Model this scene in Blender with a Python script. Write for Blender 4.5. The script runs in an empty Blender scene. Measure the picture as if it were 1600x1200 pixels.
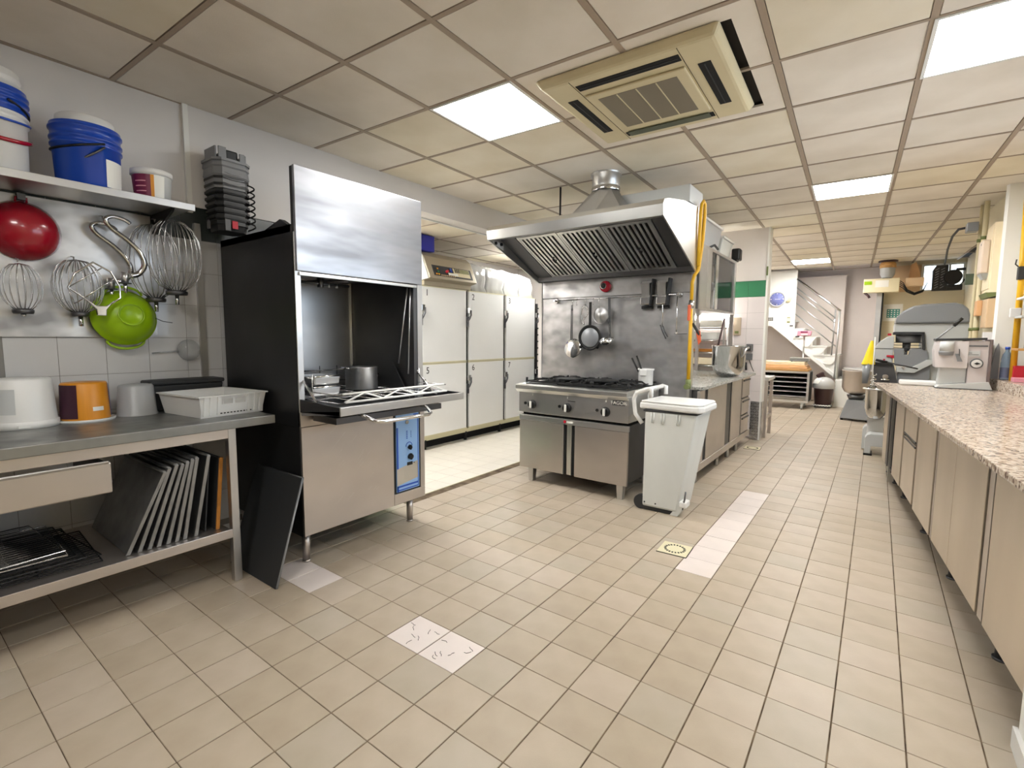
import bpy, bmesh, math, random
from mathutils import Vector, Matrix
random.seed(7)
R = math.radians
C = bpy.context.scene.collection
sc = bpy.context.scene

# ------------------------------------------------------------ camera, world, exposure
f_px, pitch, roll, yaw, CAM_Z = 767.4, .0962, .0063, .637, 1.31
def cam_basis():
    cp, sp = math.cos(pitch), math.sin(pitch)
    r, f, u = Vector((1, 0, 0)), Vector((0, cp, -sp)), Vector((0, sp, cp))
    cr, sr = math.cos(roll), math.sin(roll)
    r, u = cr * r + sr * u, -sr * r + cr * u
    M = Matrix.Rotation(yaw, 3, 'Z')
    return M @ r, M @ f, M @ u
cr_, cf_, cu_ = cam_basis()
cd = bpy.data.cameras.new('camera')
cam = bpy.data.objects.new('camera', cd)
C.objects.link(cam)
cam.matrix_world = Matrix(((cr_.x, cu_.x, -cf_.x, 0), (cr_.y, cu_.y, -cf_.y, 0), (cr_.z, cu_.z, -cf_.z, CAM_Z), (0, 0, 0, 1)))
cd.sensor_width = 36
cd.lens = 36 * f_px / 1600
cd.clip_start = .02
sc.camera = cam
w = bpy.data.worlds.new('world')
sc.world = w
w.use_nodes = True
w.node_tree.nodes['Background'].inputs[0].default_value = (.74, .85, 1.0, 1)
w.node_tree.nodes['Background'].inputs[1].default_value = 2.0
sc.view_settings.view_transform = 'Standard'
sc.view_settings.look = 'None'
sc.view_settings.exposure = 1.45
sc.view_settings.gamma = 1
sc.view_settings.use_curve_mapping = False
PANEL_POWER = 12.0
CZ = 2.68      # suspended ceiling
AZ = 2.45      # ceiling of the cold-room alcove

# ------------------------------------------------------------ materials
def lin(c):
    return tuple((x / 12.92 if x <= .04045 else ((x + .055) / 1.055) ** 2.4) for x in c)
def rgb(r, g, b): return lin((r / 255, g / 255, b / 255)) + (1,)
MATS = {}
def mat(name, col, rough=.5, metal=0, var=0, vscale=8, vcol=None, bump=0, bscale=200, stretch=(1, 1, 1), rvar=0, trans=0, alpha=1, emit=0, spec=.5, coat=0, mr=None):
    m = bpy.data.materials.new(name)
    m.use_nodes = True
    nt = m.node_tree
    p = nt.nodes['Principled BSDF']
    p.inputs['Base Color'].default_value = col
    p.inputs['Roughness'].default_value = rough
    p.inputs['Metallic'].default_value = metal
    p.inputs['Specular IOR Level'].default_value = spec
    if coat: p.inputs['Coat Weight'].default_value = coat
    if trans: p.inputs['Transmission Weight'].default_value = trans
    if alpha < 1: p.inputs['Alpha'].default_value = alpha
    if emit:
        p.inputs['Emission Color'].default_value = col
        p.inputs['Emission Strength'].default_value = emit
    if var or bump or rvar:
        tc = nt.nodes.new('ShaderNodeTexCoord')
        mp = nt.nodes.new('ShaderNodeMapping')
        mp.inputs['Scale'].default_value = stretch
        nt.links.new(tc.outputs['Object'], mp.inputs[0])
    if var or rvar:
        n = nt.nodes.new('ShaderNodeTexNoise')
        n.inputs['Scale'].default_value = vscale
        n.inputs['Detail'].default_value = 2.5 if metal > .5 else 5
        n.inputs['Roughness'].default_value = .5
        nt.links.new(mp.outputs[0], n.inputs['Vector'])
        rp = nt.nodes.new('ShaderNodeMapRange')
        rp.inputs['From Min'].default_value = .25 if metal > .5 else .35
        rp.inputs['From Max'].default_value = .8 if metal > .5 else .68
        if mr: rp.inputs['From Min'].default_value, rp.inputs['From Max'].default_value = mr
        nt.links.new(n.outputs['Fac'], rp.inputs['Value'])
        if var:
            mx = nt.nodes.new('ShaderNodeMix')
            mx.data_type = 'RGBA'
            mx.inputs[6].default_value = col
            v = vcol or tuple(c * (1 - var) for c in col[:3]) + (1,)
            mx.inputs[7].default_value = v
            nt.links.new(rp.outputs[0], mx.inputs[0])
            nt.links.new(mx.outputs[2], p.inputs['Base Color'])
        if rvar:
            r2 = nt.nodes.new('ShaderNodeMapRange')
            r2.inputs['To Min'].default_value = max(.03, rough - rvar)
            r2.inputs['To Max'].default_value = rough + rvar
            nt.links.new(rp.outputs[0], r2.inputs['Value'])
            nt.links.new(r2.outputs[0], p.inputs['Roughness'])
    if bump:
        n2 = nt.nodes.new('ShaderNodeTexNoise')
        n2.inputs['Scale'].default_value = bscale
        n2.inputs['Detail'].default_value = 3
        nt.links.new(mp.outputs[0], n2.inputs['Vector'])
        b = nt.nodes.new('ShaderNodeBump')
        b.inputs['Strength'].default_value = bump
        b.inputs['Distance'].default_value = .002
        nt.links.new(n2.outputs['Fac'], b.inputs['Height'])
        nt.links.new(b.outputs[0], p.inputs['Normal'])
    MATS[name] = m
    return m
steel = mat('steel', rgb(214, 214, 214), .36, 1, var=.20, vscale=2.2, rvar=.06, stretch=(1, 1.2, 2))
steel_h = mat('steel_hood', rgb(222, 222, 219), .34, 1, var=.14, vscale=2, rvar=.045)
steel_worn = mat('steel_worn', rgb(208, 208, 209), .42, 1, var=.5, vscale=5, rvar=.10, stretch=(1, 1, 1.6), mr=(.36, .68))
steel_door = mat('steel_door', rgb(186, 188, 194), .36, 1, var=.42, vscale=4, rvar=.06, stretch=(1, .5, 2.6), mr=(.36, .70))
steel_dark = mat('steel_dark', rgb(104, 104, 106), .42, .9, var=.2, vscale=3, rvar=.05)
steel_side_shaded = mat('steel_side_shaded', rgb(64, 64, 66), .42, .8, var=.2, vscale=2, rvar=.05)  # dark surroundings mirrored in the dishwasher side are put into the steel colour
steel_warm = mat('steel_warm', rgb(212, 205, 200), .37, .95, var=.22, vscale=2, rvar=.06, stretch=(1, 1, 1.6))
steel_counter = mat('steel_counter', rgb(222, 211, 196), .36, .85, var=.16, vscale=1.6, rvar=.06, stretch=(2, 2, .6))
chrome = mat('chrome', rgb(215, 215, 215), .14, 1)
wire_m = mat('wire', rgb(190, 190, 190), .25, 1)
alum = mat('aluminium', rgb(165, 165, 165), .42, .9, var=.35, vscale=12)
iron = mat('cast_iron', rgb(22, 22, 22), .55, .3)
black = mat('black_plastic', rgb(11, 11, 12), .45)
black2 = mat('charcoal', rgb(44, 45, 47), .6)
dark_in = mat('dark_inside', rgb(14, 14, 14), .8)
gap_m = mat('gap_dark', rgb(34, 31, 27), .8)
grey_m = mat('grey_paint', rgb(140, 143, 147), .32, .15)
grey_l = mat('light_grey_paint', rgb(196, 199, 199), .38)
grey_d = mat('dark_grey_plastic', rgb(98, 99, 101), .5)
white_pl = mat('white_plastic', rgb(224, 224, 222), .38)
white_dirty = mat('white_bin_plastic', rgb(214, 216, 212), .45, var=.12, vscale=3, stretch=(1, 1, .4))
white_wall = mat('white_plaster', rgb(222, 219, 217), .85, var=.05, vscale=2, bump=.1, bscale=90)
warm_wall = mat('warm_plaster', rgb(230, 224, 220), .85, var=.08, vscale=1.5, bump=.1, bscale=80)
cream_wall = mat('cream_plaster', rgb(222, 212, 184), .8, var=.06, vscale=2)
pink_wall = mat('pink_plaster', rgb(236, 226, 220), .85, var=.06, vscale=2)
bright_wall = mat('bright_white', rgb(236, 236, 232), .7)
fridge_w = mat('fridge_enamel', rgb(240, 240, 238), .35, var=.03, vscale=2)
seal_m = mat('cream_edge', rgb(214, 208, 176), .6)
tile_w = mat('white_wall_tile', rgb(200, 200, 201), .22, var=.05, vscale=3, coat=.3)
tile_p = mat('pillar_tile', rgb(226, 218, 217), .25, var=.04, vscale=3, coat=.3)
tile_g = mat('green_tile', rgb(62, 128, 92), .25, coat=.3)
tile_g_shaded = mat('green_tile_shaded', rgb(56, 62, 60), .25, coat=.3)  # green border tile of the left wall, its shade put into the colour
grout_w = mat('grey_grout', rgb(132, 130, 126), .9)
floor_t = [mat('floor_tile_%d' % i, rgb(*c), .42, var=.16, vscale=5, bump=.12, bscale=220, vcol=rgb(*v)) for i, (c, v) in enumerate((
    ((180, 167, 149), (169, 155, 136)), ((176, 163, 144), (165, 151, 132)), ((184, 171, 154), (174, 160, 143)), ((176, 165, 149), (167, 156, 138))))]
floor_lt = mat('pale_floor_tile', rgb(222, 212, 207), .4, var=.06, vscale=6)
floor_wt = mat('white_floor_tile', rgb(226, 220, 208), .35, var=.06, vscale=4)
grout_f = mat('brown_grout', rgb(66, 52, 38), .95, var=.3, vscale=9, vcol=rgb(126, 110, 88))
ceil_t = [mat('ceiling_tile_%d' % i, rgb(*c), .92, var=.14, vscale=2.2, vcol=rgb(*v), bump=.25, bscale=140) for i, (c, v) in enumerate((
    ((240, 232, 220), (226, 217, 203)), ((236, 229, 218), (224, 216, 202)), ((240, 232, 214), (228, 218, 196))))]
alc_e = mat('alcove_panel', (1, .985, .95, 1), .5, emit=PANEL_POWER * 1.3)
tbar_m = mat('ceiling_bar', rgb(168, 152, 134), .6)
panel_e = mat('light_panel', (1, .985, .95, 1), .5, emit=PANEL_POWER)
ac_m = mat('aged_cream_plastic', rgb(216, 204, 168), .5, var=.08, vscale=3)
ac_g = mat('grille_grey', rgb(126, 118, 102), .7)
yellow = mat('yellow_paint', rgb(226, 174, 28), .4)
yellow_b = mat('bright_yellow', rgb(244, 218, 40), .6)
red_pl = mat('red_plastic', rgb(158, 10, 34), .25, coat=.4)
red_b = mat('red_gloss', rgb(190, 24, 48), .4)
bin_grey = mat('bin_grey', rgb(128, 129, 131), .45)
blue_pl = mat('blue_plastic', rgb(26, 72, 178), .28, coat=.3)
blue_pl2 = mat('deep_blue_plastic', rgb(34, 40, 160), .4)
green_pl = mat('lime_plastic', rgb(150, 190, 12), .35)
green_b = mat('green_tray', rgb(30, 150, 84), .5)
orange = mat('orange_card', rgb(222, 146, 34), .4, var=.12, vscale=20, stretch=(3, 3, .3))
orange_s = mat('orange_plastic', rgb(212, 100, 62), .5)
maroon = mat('maroon_print', rgb(118, 24, 66), .4)
plum = mat('plum_print', rgb(58, 20, 40), .45)
brown_pl = mat('brown_plastic', rgb(66, 42, 42), .45)
wood = mat('board_wood', rgb(206, 158, 96), .6, var=.3, vscale=6, stretch=(1, 8, 8))
wood_d = mat('edge_wood', rgb(196, 128, 48), .7, var=.35, vscale=16)
peach = mat('board_peach', rgb(226, 178, 128), .6, var=.1)
cream_b = mat('board_cream', rgb(240, 224, 190), .6, var=.06)
paper = mat('paper', rgb(236, 234, 226), .8)
beige_b = mat('beige_box', rgb(224, 212, 176), .6)
tan_b = mat('tan_box', rgb(214, 184, 146), .7)
skin_gl = mat('clear_plastic', rgb(236, 240, 242), .12, trans=.75, alpha=.85)
frost = mat('frosted_plastic', rgb(196, 198, 200), .35, trans=.35)
glass = mat('glass', rgb(235, 245, 245), .05, trans=1.0)
def thin_glass(name, tint, gloss=.10):
    m = bpy.data.materials.new(name); m.use_nodes = True; nt = m.node_tree
    out = nt.nodes['Material Output']; nt.nodes.remove(nt.nodes['Principled BSDF'])
    tr = nt.nodes.new('ShaderNodeBsdfTransparent'); tr.inputs[0].default_value = tint
    g = nt.nodes.new('ShaderNodeBsdfGlossy'); g.inputs['Roughness'].default_value = .03
    fr = nt.nodes.new('ShaderNodeFresnel'); fr.inputs[0].default_value = 1.5
    mx = nt.nodes.new('ShaderNodeMixShader'); nt.links.new(fr.outputs[0], mx.inputs[0]); nt.links.new(tr.outputs[0], mx.inputs[1]); nt.links.new(g.outputs[0], mx.inputs[2]); nt.links.new(mx.outputs[0], out.inputs[0])
    return m
glass = thin_glass('glass', (.94, .97, .97, 1))
wrap_m = mat('plastic_wrap', rgb(232, 232, 230), .18, trans=.45, bump=.6, bscale=14)
pink_l = mat('pink_card', rgb(222, 150, 170), .5)
panel_bl = mat('control_film', rgb(150, 190, 238), .3)
panel_bd = mat('control_film_dark', rgb(36, 84, 190), .35)
clock_f = mat('clock_face', rgb(120, 128, 190), .4)
teal = mat('poster_teal', rgb(70, 140, 130), .5)
olive = mat('olive', rgb(110, 120, 70), .6)
darkgreen = mat('dark_green_board', rgb(84, 96, 78), .7)
table_top = mat('worn_worktop', rgb(156, 157, 155), .42, .85, var=.4, vscale=7, rvar=.1)
label_w = mat('label_white', rgb(230, 230, 224), .5)

def stone(name, cols, scale, rough=.2):
    m = bpy.data.materials.new(name); m.use_nodes = True
    nt = m.node_tree; p = nt.nodes['Principled BSDF']
    tc = nt.nodes.new('ShaderNodeTexCoord')
    v = nt.nodes.new('ShaderNodeTexVoronoi'); v.inputs['Scale'].default_value = scale
    n = nt.nodes.new('ShaderNodeTexNoise'); n.inputs['Scale'].default_value = scale * .35; n.inputs['Detail'].default_value = 4
    nt.links.new(tc.outputs['Object'], n.inputs['Vector']); nt.links.new(tc.outputs['Object'], v.inputs['Vector'])
    mx = nt.nodes.new('ShaderNodeMix'); mx.data_type = 'FLOAT'
    sp = nt.nodes.new('ShaderNodeSeparateColor'); nt.links.new(v.outputs['Color'], sp.inputs[0])
    mx.inputs[0].default_value = .45
    nt.links.new(sp.outputs[0], mx.inputs[2]); nt.links.new(n.outputs['Fac'], mx.inputs[3])
    cr = nt.nodes.new('ShaderNodeValToRGB'); cr.color_ramp.interpolation = 'LINEAR'
    els = cr.color_ramp.elements
    els[0].position, els[0].color = cols[0][0], cols[0][1]
    els[1].position, els[1].color = cols[-1][0], cols[-1][1]
    for q, c in cols[1:-1]:
        e = els.new(q); e.color = c
    nt.links.new(mx.outputs[0], cr.inputs[0]); nt.links.new(cr.outputs[0], p.inputs['Base Color'])
    p.inputs['Roughness'].default_value = rough
    return m
granite = stone('granite', [(0.0, rgb(70, 58, 54)), (.27, rgb(122, 102, 92)), (.37, rgb(182, 163, 147)), (.6, rgb(206, 192, 177)), (1.0, rgb(222, 211, 199))], 85, .18)
granite2 = stone('grey_granite', [(0.0, rgb(60, 60, 58)), (.35, rgb(120, 120, 116)), (.6, rgb(178, 178, 172)), (1.0, rgb(206, 206, 200))], 130, .25)

# ------------------------------------------------------------ mesh builder
OFF = {}
class MB:
    def __init__(s): s.V = []; s.F = []; s.S = []; s.MI = []; s.mi = 0
    def add(s, vs, fs, smooth=False):
        b = len(s.V); s.V += [tuple(v) for v in vs]
        for f in fs: s.F.append(tuple(i + b for i in f)); s.S.append(smooth); s.MI.append(s.mi)
        return s
    def box(s, x0, x1, y0, y1, z0, z1):
        x0, x1 = sorted((x0, x1)); y0, y1 = sorted((y0, y1)); z0, z1 = sorted((z0, z1))
        return s.add([(x0, y0, z0), (x1, y0, z0), (x1, y1, z0), (x0, y1, z0), (x0, y0, z1), (x1, y0, z1), (x1, y1, z1), (x0, y1, z1)],
                     [(0, 3, 2, 1), (4, 5, 6, 7), (0, 1, 5, 4), (1, 2, 6, 5), (2, 3, 7, 6), (3, 0, 4, 7)])
    def frustum(s, b, t):   # b, t: (x0,x1,y0,y1,z)
        return s.add([(b[0], b[2], b[4]), (b[1], b[2], b[4]), (b[1], b[3], b[4]), (b[0], b[3], b[4]), (t[0], t[2], t[4]), (t[1], t[2], t[4]), (t[1], t[3], t[4]), (t[0], t[3], t[4])],
                     [(0, 3, 2, 1), (4, 5, 6, 7), (0, 1, 5, 4), (1, 2, 6, 5), (2, 3, 7, 6), (3, 0, 4, 7)])
    def rbox(s, cen, size, M):
        vs = []
        for k in (-.5, .5):
            for i, j in ((-.5, -.5), (.5, -.5), (.5, .5), (-.5, .5)):
                vs.append(Vector(cen) + M @ Vector((i * size[0], j * size[1], k * size[2])))
        return s.add(vs, [(0, 3, 2, 1), (4, 5, 6, 7), (0, 1, 5, 4), (1, 2, 6, 5), (2, 3, 7, 6), (3, 0, 4, 7)])
    def cyl(s, p0, p1, r0, r1=None, n=16, smooth=True, cap=True):
        r1 = r0 if r1 is None else r1
        p0, p1 = Vector(p0), Vector(p1)
        q = (p1 - p0).to_track_quat('Z', 'Y').to_matrix()
        vs = []
        for p, r in ((p0, r0), (p1, r1)):
            for k in range(n):
                a = 2 * math.pi * k / n
                vs.append(p + q @ Vector((r * math.cos(a), r * math.sin(a), 0)))
        s.add(vs, [(k, (k + 1) % n, n + (k + 1) % n, n + k) for k in range(n)], smooth)
        if cap:
            s.add(vs[:n], [tuple(range(n - 1, -1, -1))]); s.add(vs[n:], [tuple(range(n))])
        return s
    def tube(s, pts, r, n=8, closed=False):
        pts = [Vector(p) for p in pts]; m = len(pts); vs = []; prev = None
        for i, p in enumerate(pts):
            if closed: d = pts[(i + 1) % m] - pts[i - 1]
            else: d = pts[min(i + 1, m - 1)] - pts[max(i - 1, 0)]
            d.normalize()
            if prev is None:
                a = Vector((0, 0, 1)) if abs(d.z) < .9 else Vector((1, 0, 0))
                u = d.cross(a).normalized()
            else:
                u = prev - d * prev.dot(d)
                u = u.normalized() if u.length > 1e-6 else d.orthogonal().normalized()
            prev = u; v = d.cross(u)
            rr = r[i] if isinstance(r, (list, tuple)) else r
            for k in range(n):
                a = 2 * math.pi * k / n
                vs.append(p + u * rr * math.cos(a) + v * rr * math.sin(a))
        fs = []
        for i in range(m if closed else m - 1):
            j = (i + 1) % m
            for k in range(n): fs.append((i * n + k, i * n + (k + 1) % n, j * n + (k + 1) % n, j * n + k))
        s.add(vs, fs, True)
        if not closed:
            s.add(vs[:n], [tuple(range(n - 1, -1, -1))]); s.add(vs[-n:], [tuple(range(n))])
        return s
    def lathe(s, prof, cen=(0, 0, 0), n=28, M=None, smooth=True):
        M = M or Matrix.Identity(3); vs = []; m = len(prof)
        for r, z in prof:
            for k in range(n):
                a = 2 * math.pi * k / n
                vs.append(Vector(cen) + M @ Vector((r * math.cos(a), r * math.sin(a), z)))
        fs = [(i * n + k, i * n + (k + 1) % n, (i + 1) * n + (k + 1) % n, (i + 1) * n + k) for i in range(m - 1) for k in range(n)]
        return s.add(vs, fs, smooth)
    def prism(s, poly, ax, a0, a1, smooth=False):
        def P(a, b, t): return {'x': (t, a, b), 'y': (a, t, b), 'z': (a, b, t)}[ax]
        n = len(poly); vs = [P(a, b, a0) for a, b in poly] + [P(a, b, a1) for a, b in poly]
        s.add(vs, [(k, (k + 1) % n, n + (k + 1) % n, n + k) for k in range(n)], smooth)
        s.add(vs[:n], [tuple(range(n))]); s.add(vs[n:], [tuple(range(n - 1, -1, -1))])
        return s
    def quad(s, *p): return s.add(p, [tuple(range(len(p)))])
    def put(s, name, m, parent=None, bevel=0, label=None, cat=None, group=None, kind=None, solid=0, world=True, normals=True):
        off = OFF.get(parent.name, Vector()) if parent is not None else None
        V = s.V
        if parent is None and kind != 'structure':
            xs, ys, zs = zip(*V)
            base = Vector(((min(xs) + max(xs)) / 2, (min(ys) + max(ys)) / 2, min(zs)))
        elif parent is None: base = Vector()
        else: base = off
        me = bpy.data.meshes.new(name)
        me.from_pydata([(v[0] - base.x, v[1] - base.y, v[2] - base.z) for v in V], [], s.F)
        ms = m if isinstance(m, (list, tuple)) else [m]
        for q in ms: me.materials.append(q)
        me.polygons.foreach_set('use_smooth', s.S)
        me.polygons.foreach_set('material_index', s.MI)
        if normals:
            bm = bmesh.new(); bm.from_mesh(me)
            bmesh.ops.remove_doubles(bm, verts=bm.verts, dist=1e-5)
            bmesh.ops.recalc_face_normals(bm, faces=bm.faces)
            bm.to_mesh(me); bm.free()
        o = bpy.data.objects.new(name, me); C.objects.link(o)
        if parent is not None: o.parent = parent; OFF[o.name] = off
        else: o.location = base; OFF[o.name] = base
        if bevel:
            b = o.modifiers.new('bevel', 'BEVEL'); b.width = bevel; b.segments = 2; b.limit_method = 'ANGLE'; b.angle_limit = R(40)
        if solid:
            b = o.modifiers.new('solid', 'SOLIDIFY'); b.thickness = solid; b.offset = 0
        if label: o['label'] = label
        if cat: o['category'] = cat
        if group: o['group'] = group
        if kind: o['kind'] = kind
        return o
def thing(name, label, cat, loc, rotz=0, group=None, local=False):
    o = bpy.data.objects.new(name, None); C.objects.link(o)
    o.location = loc; o.rotation_euler = (0, 0, rotz); o.empty_display_size = .1
    o['label'] = label; o['category'] = cat
    if group: o['group'] = group
    OFF[o.name] = Vector() if local else Vector(loc)
    return o
def dup(root, dloc, label=None):
    r = root.copy(); C.objects.link(r); r.location = Vector(root.location) + Vector(dloc)
    if label: r['label'] = label
    for ch in list(root.children):
        c = ch.copy(); C.objects.link(c); c.parent = r
        for g in list(ch.children):
            d = g.copy(); C.objects.link(d); d.parent = c
    return r
def text(body, loc, size, m, parent, rot, name='lettering', ext=.0006, align='CENTER', sx=1):
    cu = bpy.data.curves.new(name, 'FONT'); cu.body = body; cu.size = size; cu.extrude = ext
    cu.align_x = align; cu.align_y = 'CENTER'; cu.materials.append(m)
    tmp = bpy.data.objects.new('tmp_text', cu); C.objects.link(tmp)
    dg = bpy.context.evaluated_depsgraph_get(); dg.update()
    me = bpy.data.meshes.new_from_object(tmp.evaluated_get(dg)); bpy.data.objects.remove(tmp)
    if not me.materials: me.materials.append(m)
    o = bpy.data.objects.new(name, me); C.objects.link(o)
    o.parent = parent; o.location = Vector(loc) - OFF[parent.name]; o.rotation_euler = rot; o.scale = (sx, 1, 1)
    return o
FX = (R(90), 0, R(90))    # text that faces +x
FYm = (R(90), 0, 0)       # text that faces -y
B = lambda *a: MB().box(*a)

# ------------------------------------------------------------ floor
FT = .2007
FX0, FY0 = -.447, 1.714
fl = B(-6, 2.2, -3.6, 13.5, -.10, -.003).put('floor', grout_f, kind='structure')
pale = set()
def cell(i, j): return FX0 + i * FT, FY0 + j * FT
def project(x, y, z):
    v = Vector((x, y, z - CAM_Z)); d = v.dot(cf_)
    if d < .05: return None
    return 800 + f_px * v.dot(cr_) / d, 600 - f_px * v.dot(cu_) / d, d
tiles = []
for i in range(-23, 9):
    for j in range(-10, 56):
        x, y = cell(i, j)
        cx, cy = x + FT / 2, y + FT / 2
        if cx < -2.95 and (cy > 2.45 or cx < -3.43): continue
        p = project(cx, cy, 0)
        vis = p is not None and -60 < p[0] < 1660 and p[1] < 1260
        is_pale = (abs(cx + .75) < .06 and 2.70 < cy < 4.6) or (i in (-6, -5) and j == -2) or (abs(cx + 2.45) < .2 and abs(cy - 1.4) < .12)
        tiles.append((p[2] if vis else 99, i, j, x, y, is_pale))
tiles.sort()
g1, g2 = .0024, .0014
tmesh = {}
def tile_mesh(m, key):
    if key not in tmesh:
        b = MB(); a, c = FT / 2 - g1, FT / 2 - g2; e = .0012
        b.frustum((-a, a, -c, c, -.006), (-a, a, -c, c, -e)); b.frustum((-a, a, -c, c, -e), (-a + e, a - e, -c + e, c - e, 0))
        me = bpy.data.meshes.new('tile'); me.from_pydata(b.V, [], [f for k, f in enumerate(b.F) if k not in (1, 6)]); me.materials.append(m)
        tmesh[key] = me
    return tmesh[key]
for k, (d, i, j, x, y, pl_) in enumerate(tiles[:298]):
    h = random.choice((0, 0, 1, 2, 3, 0, 1))
    key = 'pale' if pl_ else h
    o = bpy.data.objects.new('tile', tile_mesh(floor_lt if pl_ else floor_t[h], key)); C.objects.link(o)
    o.parent = fl; o.location = (x + FT / 2, y + FT / 2, random.uniform(-.0006, .0003))
rest = [MB() for _ in range(5)]
for d, i, j, x, y, pl_ in tiles[298:]:
    b = rest[4] if pl_ else rest[random.choice((0, 1, 2, 3))]
    b.box(x + g1, x + FT - g1, y + g2, y + FT - g2, -.006, 0)
allr = MB()
for q, b in enumerate(rest):
    allr.mi = q; allr.add(b.V, b.F)
allr.put('far_tiles', floor_t + [floor_lt], fl, kind='stuff', normals=False)
wt = MB()
for i in range(0, 10):
    for j in range(0, 24):
        x1 = -2.952 - i * FT; y0 = 2.5 + j * FT
        wt.box(x1 - FT + .001, x1 - .001, y0 + .001, y0 + FT - .001, -.006, .0005)
wt.put('white_tiles', floor_wt, fl, kind='stuff', normals=False)
B(-2.951, -2.946, 2.45, 7.0, -.003, .0015).put('joint_strip', seal_m, fl)
# cracks worn into the two pale patch tiles
crk = MB()
rs = random.Random(3)
for (cx, cy) in ((-1.555, 1.41), (-1.35, 1.41)):
    for q in range(7):
        p = Vector((cx + rs.uniform(-.06, .06), cy + rs.uniform(-.07, .07), 0)); a = rs.uniform(0, 6.28); pts = []
        for s_ in range(4):
            pts.append((p.x, p.y, .0003)); a += rs.uniform(-.8, .8); p = p + Vector((math.cos(a), math.sin(a), 0)) * .011
        crk.tube(pts, .0011, 4)
crk.put('tile_chips', gap_m, fl, kind='stuff')

# ------------------------------------------------------------ ceiling with T bars, tiles
CA = R(1.9)
CO = Vector((-2.248, 1.599, CZ))
ca, sa = math.cos(CA), math.sin(CA)
def cpt(i, j, z=0):
    x, y = i * .6, j * .6
    return Vector((CO.x + x * ca - y * sa, CO.y + x * sa + y * ca, CZ + z))
cl = MB()
ceil_poly = [(-3.6, -3.6), (2.2, -3.6), (2.2, 11.55), (-3.6, 11.55)]
cl.prism(ceil_poly, 'z', CZ + .03, CZ + .12)
ceil = cl.put('ceiling', gap_m, kind='structure')
bars = MB()
M1 = Matrix.Rotation(CA, 3, 'Z')
for i in range(-3, 8):
    for a_, b_ in ((-8, 17),):
        p, q = cpt(i, a_), cpt(i, b_)
        c_ = (p + q) / 2; bars.rbox((c_.x, c_.y, CZ + .004), (.028, (q - p).length, .012), M1)
for j in range(-8, 18):
    p, q = cpt(-3, j), cpt(7, j); c_ = (p + q) / 2
    bars.rbox((c_.x, c_.y, CZ + .005), ((q - p).length, .022, .012), M1)
ceil_bars = bars
LIGHTS = {(0, 1), (3, 6), (4, 2), (2, 14), (4, -3), (0, 10), (1, -4)}
AC = (1.2, 2.7)
ct = []
cme = []
for m in ceil_t:
    b = MB().frustum((-.286, .286, -.288, .288, .0), (-.286, .286, -.288, .288, .012))
    b.V = [(v[0] * (.985 if v[2] == 0 else 1), v[1] * (.985 if v[2] == 0 else 1), v[2]) for v in b.V]
    me = bpy.data.meshes.new('tile'); me.from_pydata(b.V, [], b.F); me.materials.append(m); cme.append(me)
def in_room(p):
    if p.x < -3.35 or p.y > 11.35 or p.y < -3.2: return False
    if p.y > 7.0 and p.x < -2.6: return False
    return p.x < (1.35 if p.y < 6 else .95 if p.y < 7.8 else 1.25)
spare = MB()
for i in range(-3, 8):
    for j in range(-8, 17):
        if (i, j) in LIGHTS: continue
        if i in (1, 2) and j in (1, 2): continue
        c_ = cpt(i + .5, j + .5)
        if not in_room(c_): 
            continue
        o = bpy.data.objects.new('tile', cme[random.choice((0, 0, 1, 2))]); C.objects.link(o); o.parent = ceil
        o.location = (c_.x, c_.y, CZ + random.uniform(-.001, .001) + .001); o.rotation_euler = (0, 0, CA + random.choice((0, R(180))))
# border around the air conditioner
bd = MB()
for (a0, a1, b0, b1) in ((1.03, 1.2, 1.03, 2.97), (2.8, 2.97, 1.03, 2.97), (1.2, 2.8, 1.03, 1.2), (1.2, 2.8, 2.8, 2.97)):
    c_ = cpt((a0 + a1) / 2, (b0 + b1) / 2)
    bd.rbox((c_.x, c_.y, CZ + .008), ((a1 - a0) * .6, (b1 - b0) * .6, .012), M1)
bd.put('cut_tile', ceil_t[0], ceil)
ob = ceil_bars.put('ceiling_bars', tbar_m, ceil); ob['kind'] = 'stuff'

def ceiling_light(i, j, label, gain=1):
    c0 = cpt(i + .5, j + .5)
    t = thing('ceiling_light', label, 'light', (c0.x, c0.y, CZ), CA, group='square ceiling light panels', local=True)
    fr = MB()
    for a, b, c, d in ((-.297, .297, -.297, -.28), (-.297, .297, .28, .297), (-.297, -.28, -.28, .28), (.28, .297, -.28, .28)):
        fr.box(a, b, c, d, -.006, .012)
    fr.put('frame', bright_wall, t)
    B(-.28, .28, -.28, .28, -.002, .008).put('diffuser', panel_e if gain == 1 else mat('light_panel_bright', (1, .985, .95, 1), .5, emit=PANEL_POWER * gain), t)
ceiling_light(0, 1, 'square ceiling light panel in front of the steel dishwasher, left of the air conditioner')
ceiling_light(3, 6, 'square ceiling light panel over the aisle, halfway to the back of the kitchen', 1.5)
ceiling_light(4, 2, 'square ceiling light panel cut off by the top right edge of the picture')
ceiling_light(2, 14, 'farthest square ceiling light panel, just before the staircase', 1.9)
ceiling_light(0, 10, 'added square ceiling light panel, unseen behind the tiled wall before the stairs', 1.3)  # added out of sight to brighten the back wall and stairs
ceiling_light(1, -4, 'added square ceiling light panel, unseen to the left behind the viewpoint')  # extra lamp added to lift the near left floor and table front
ceiling_light(4, -3, 'added square ceiling light panel, unseen behind the viewpoint')  # unseen panel added as fill for the near end of the room

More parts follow.
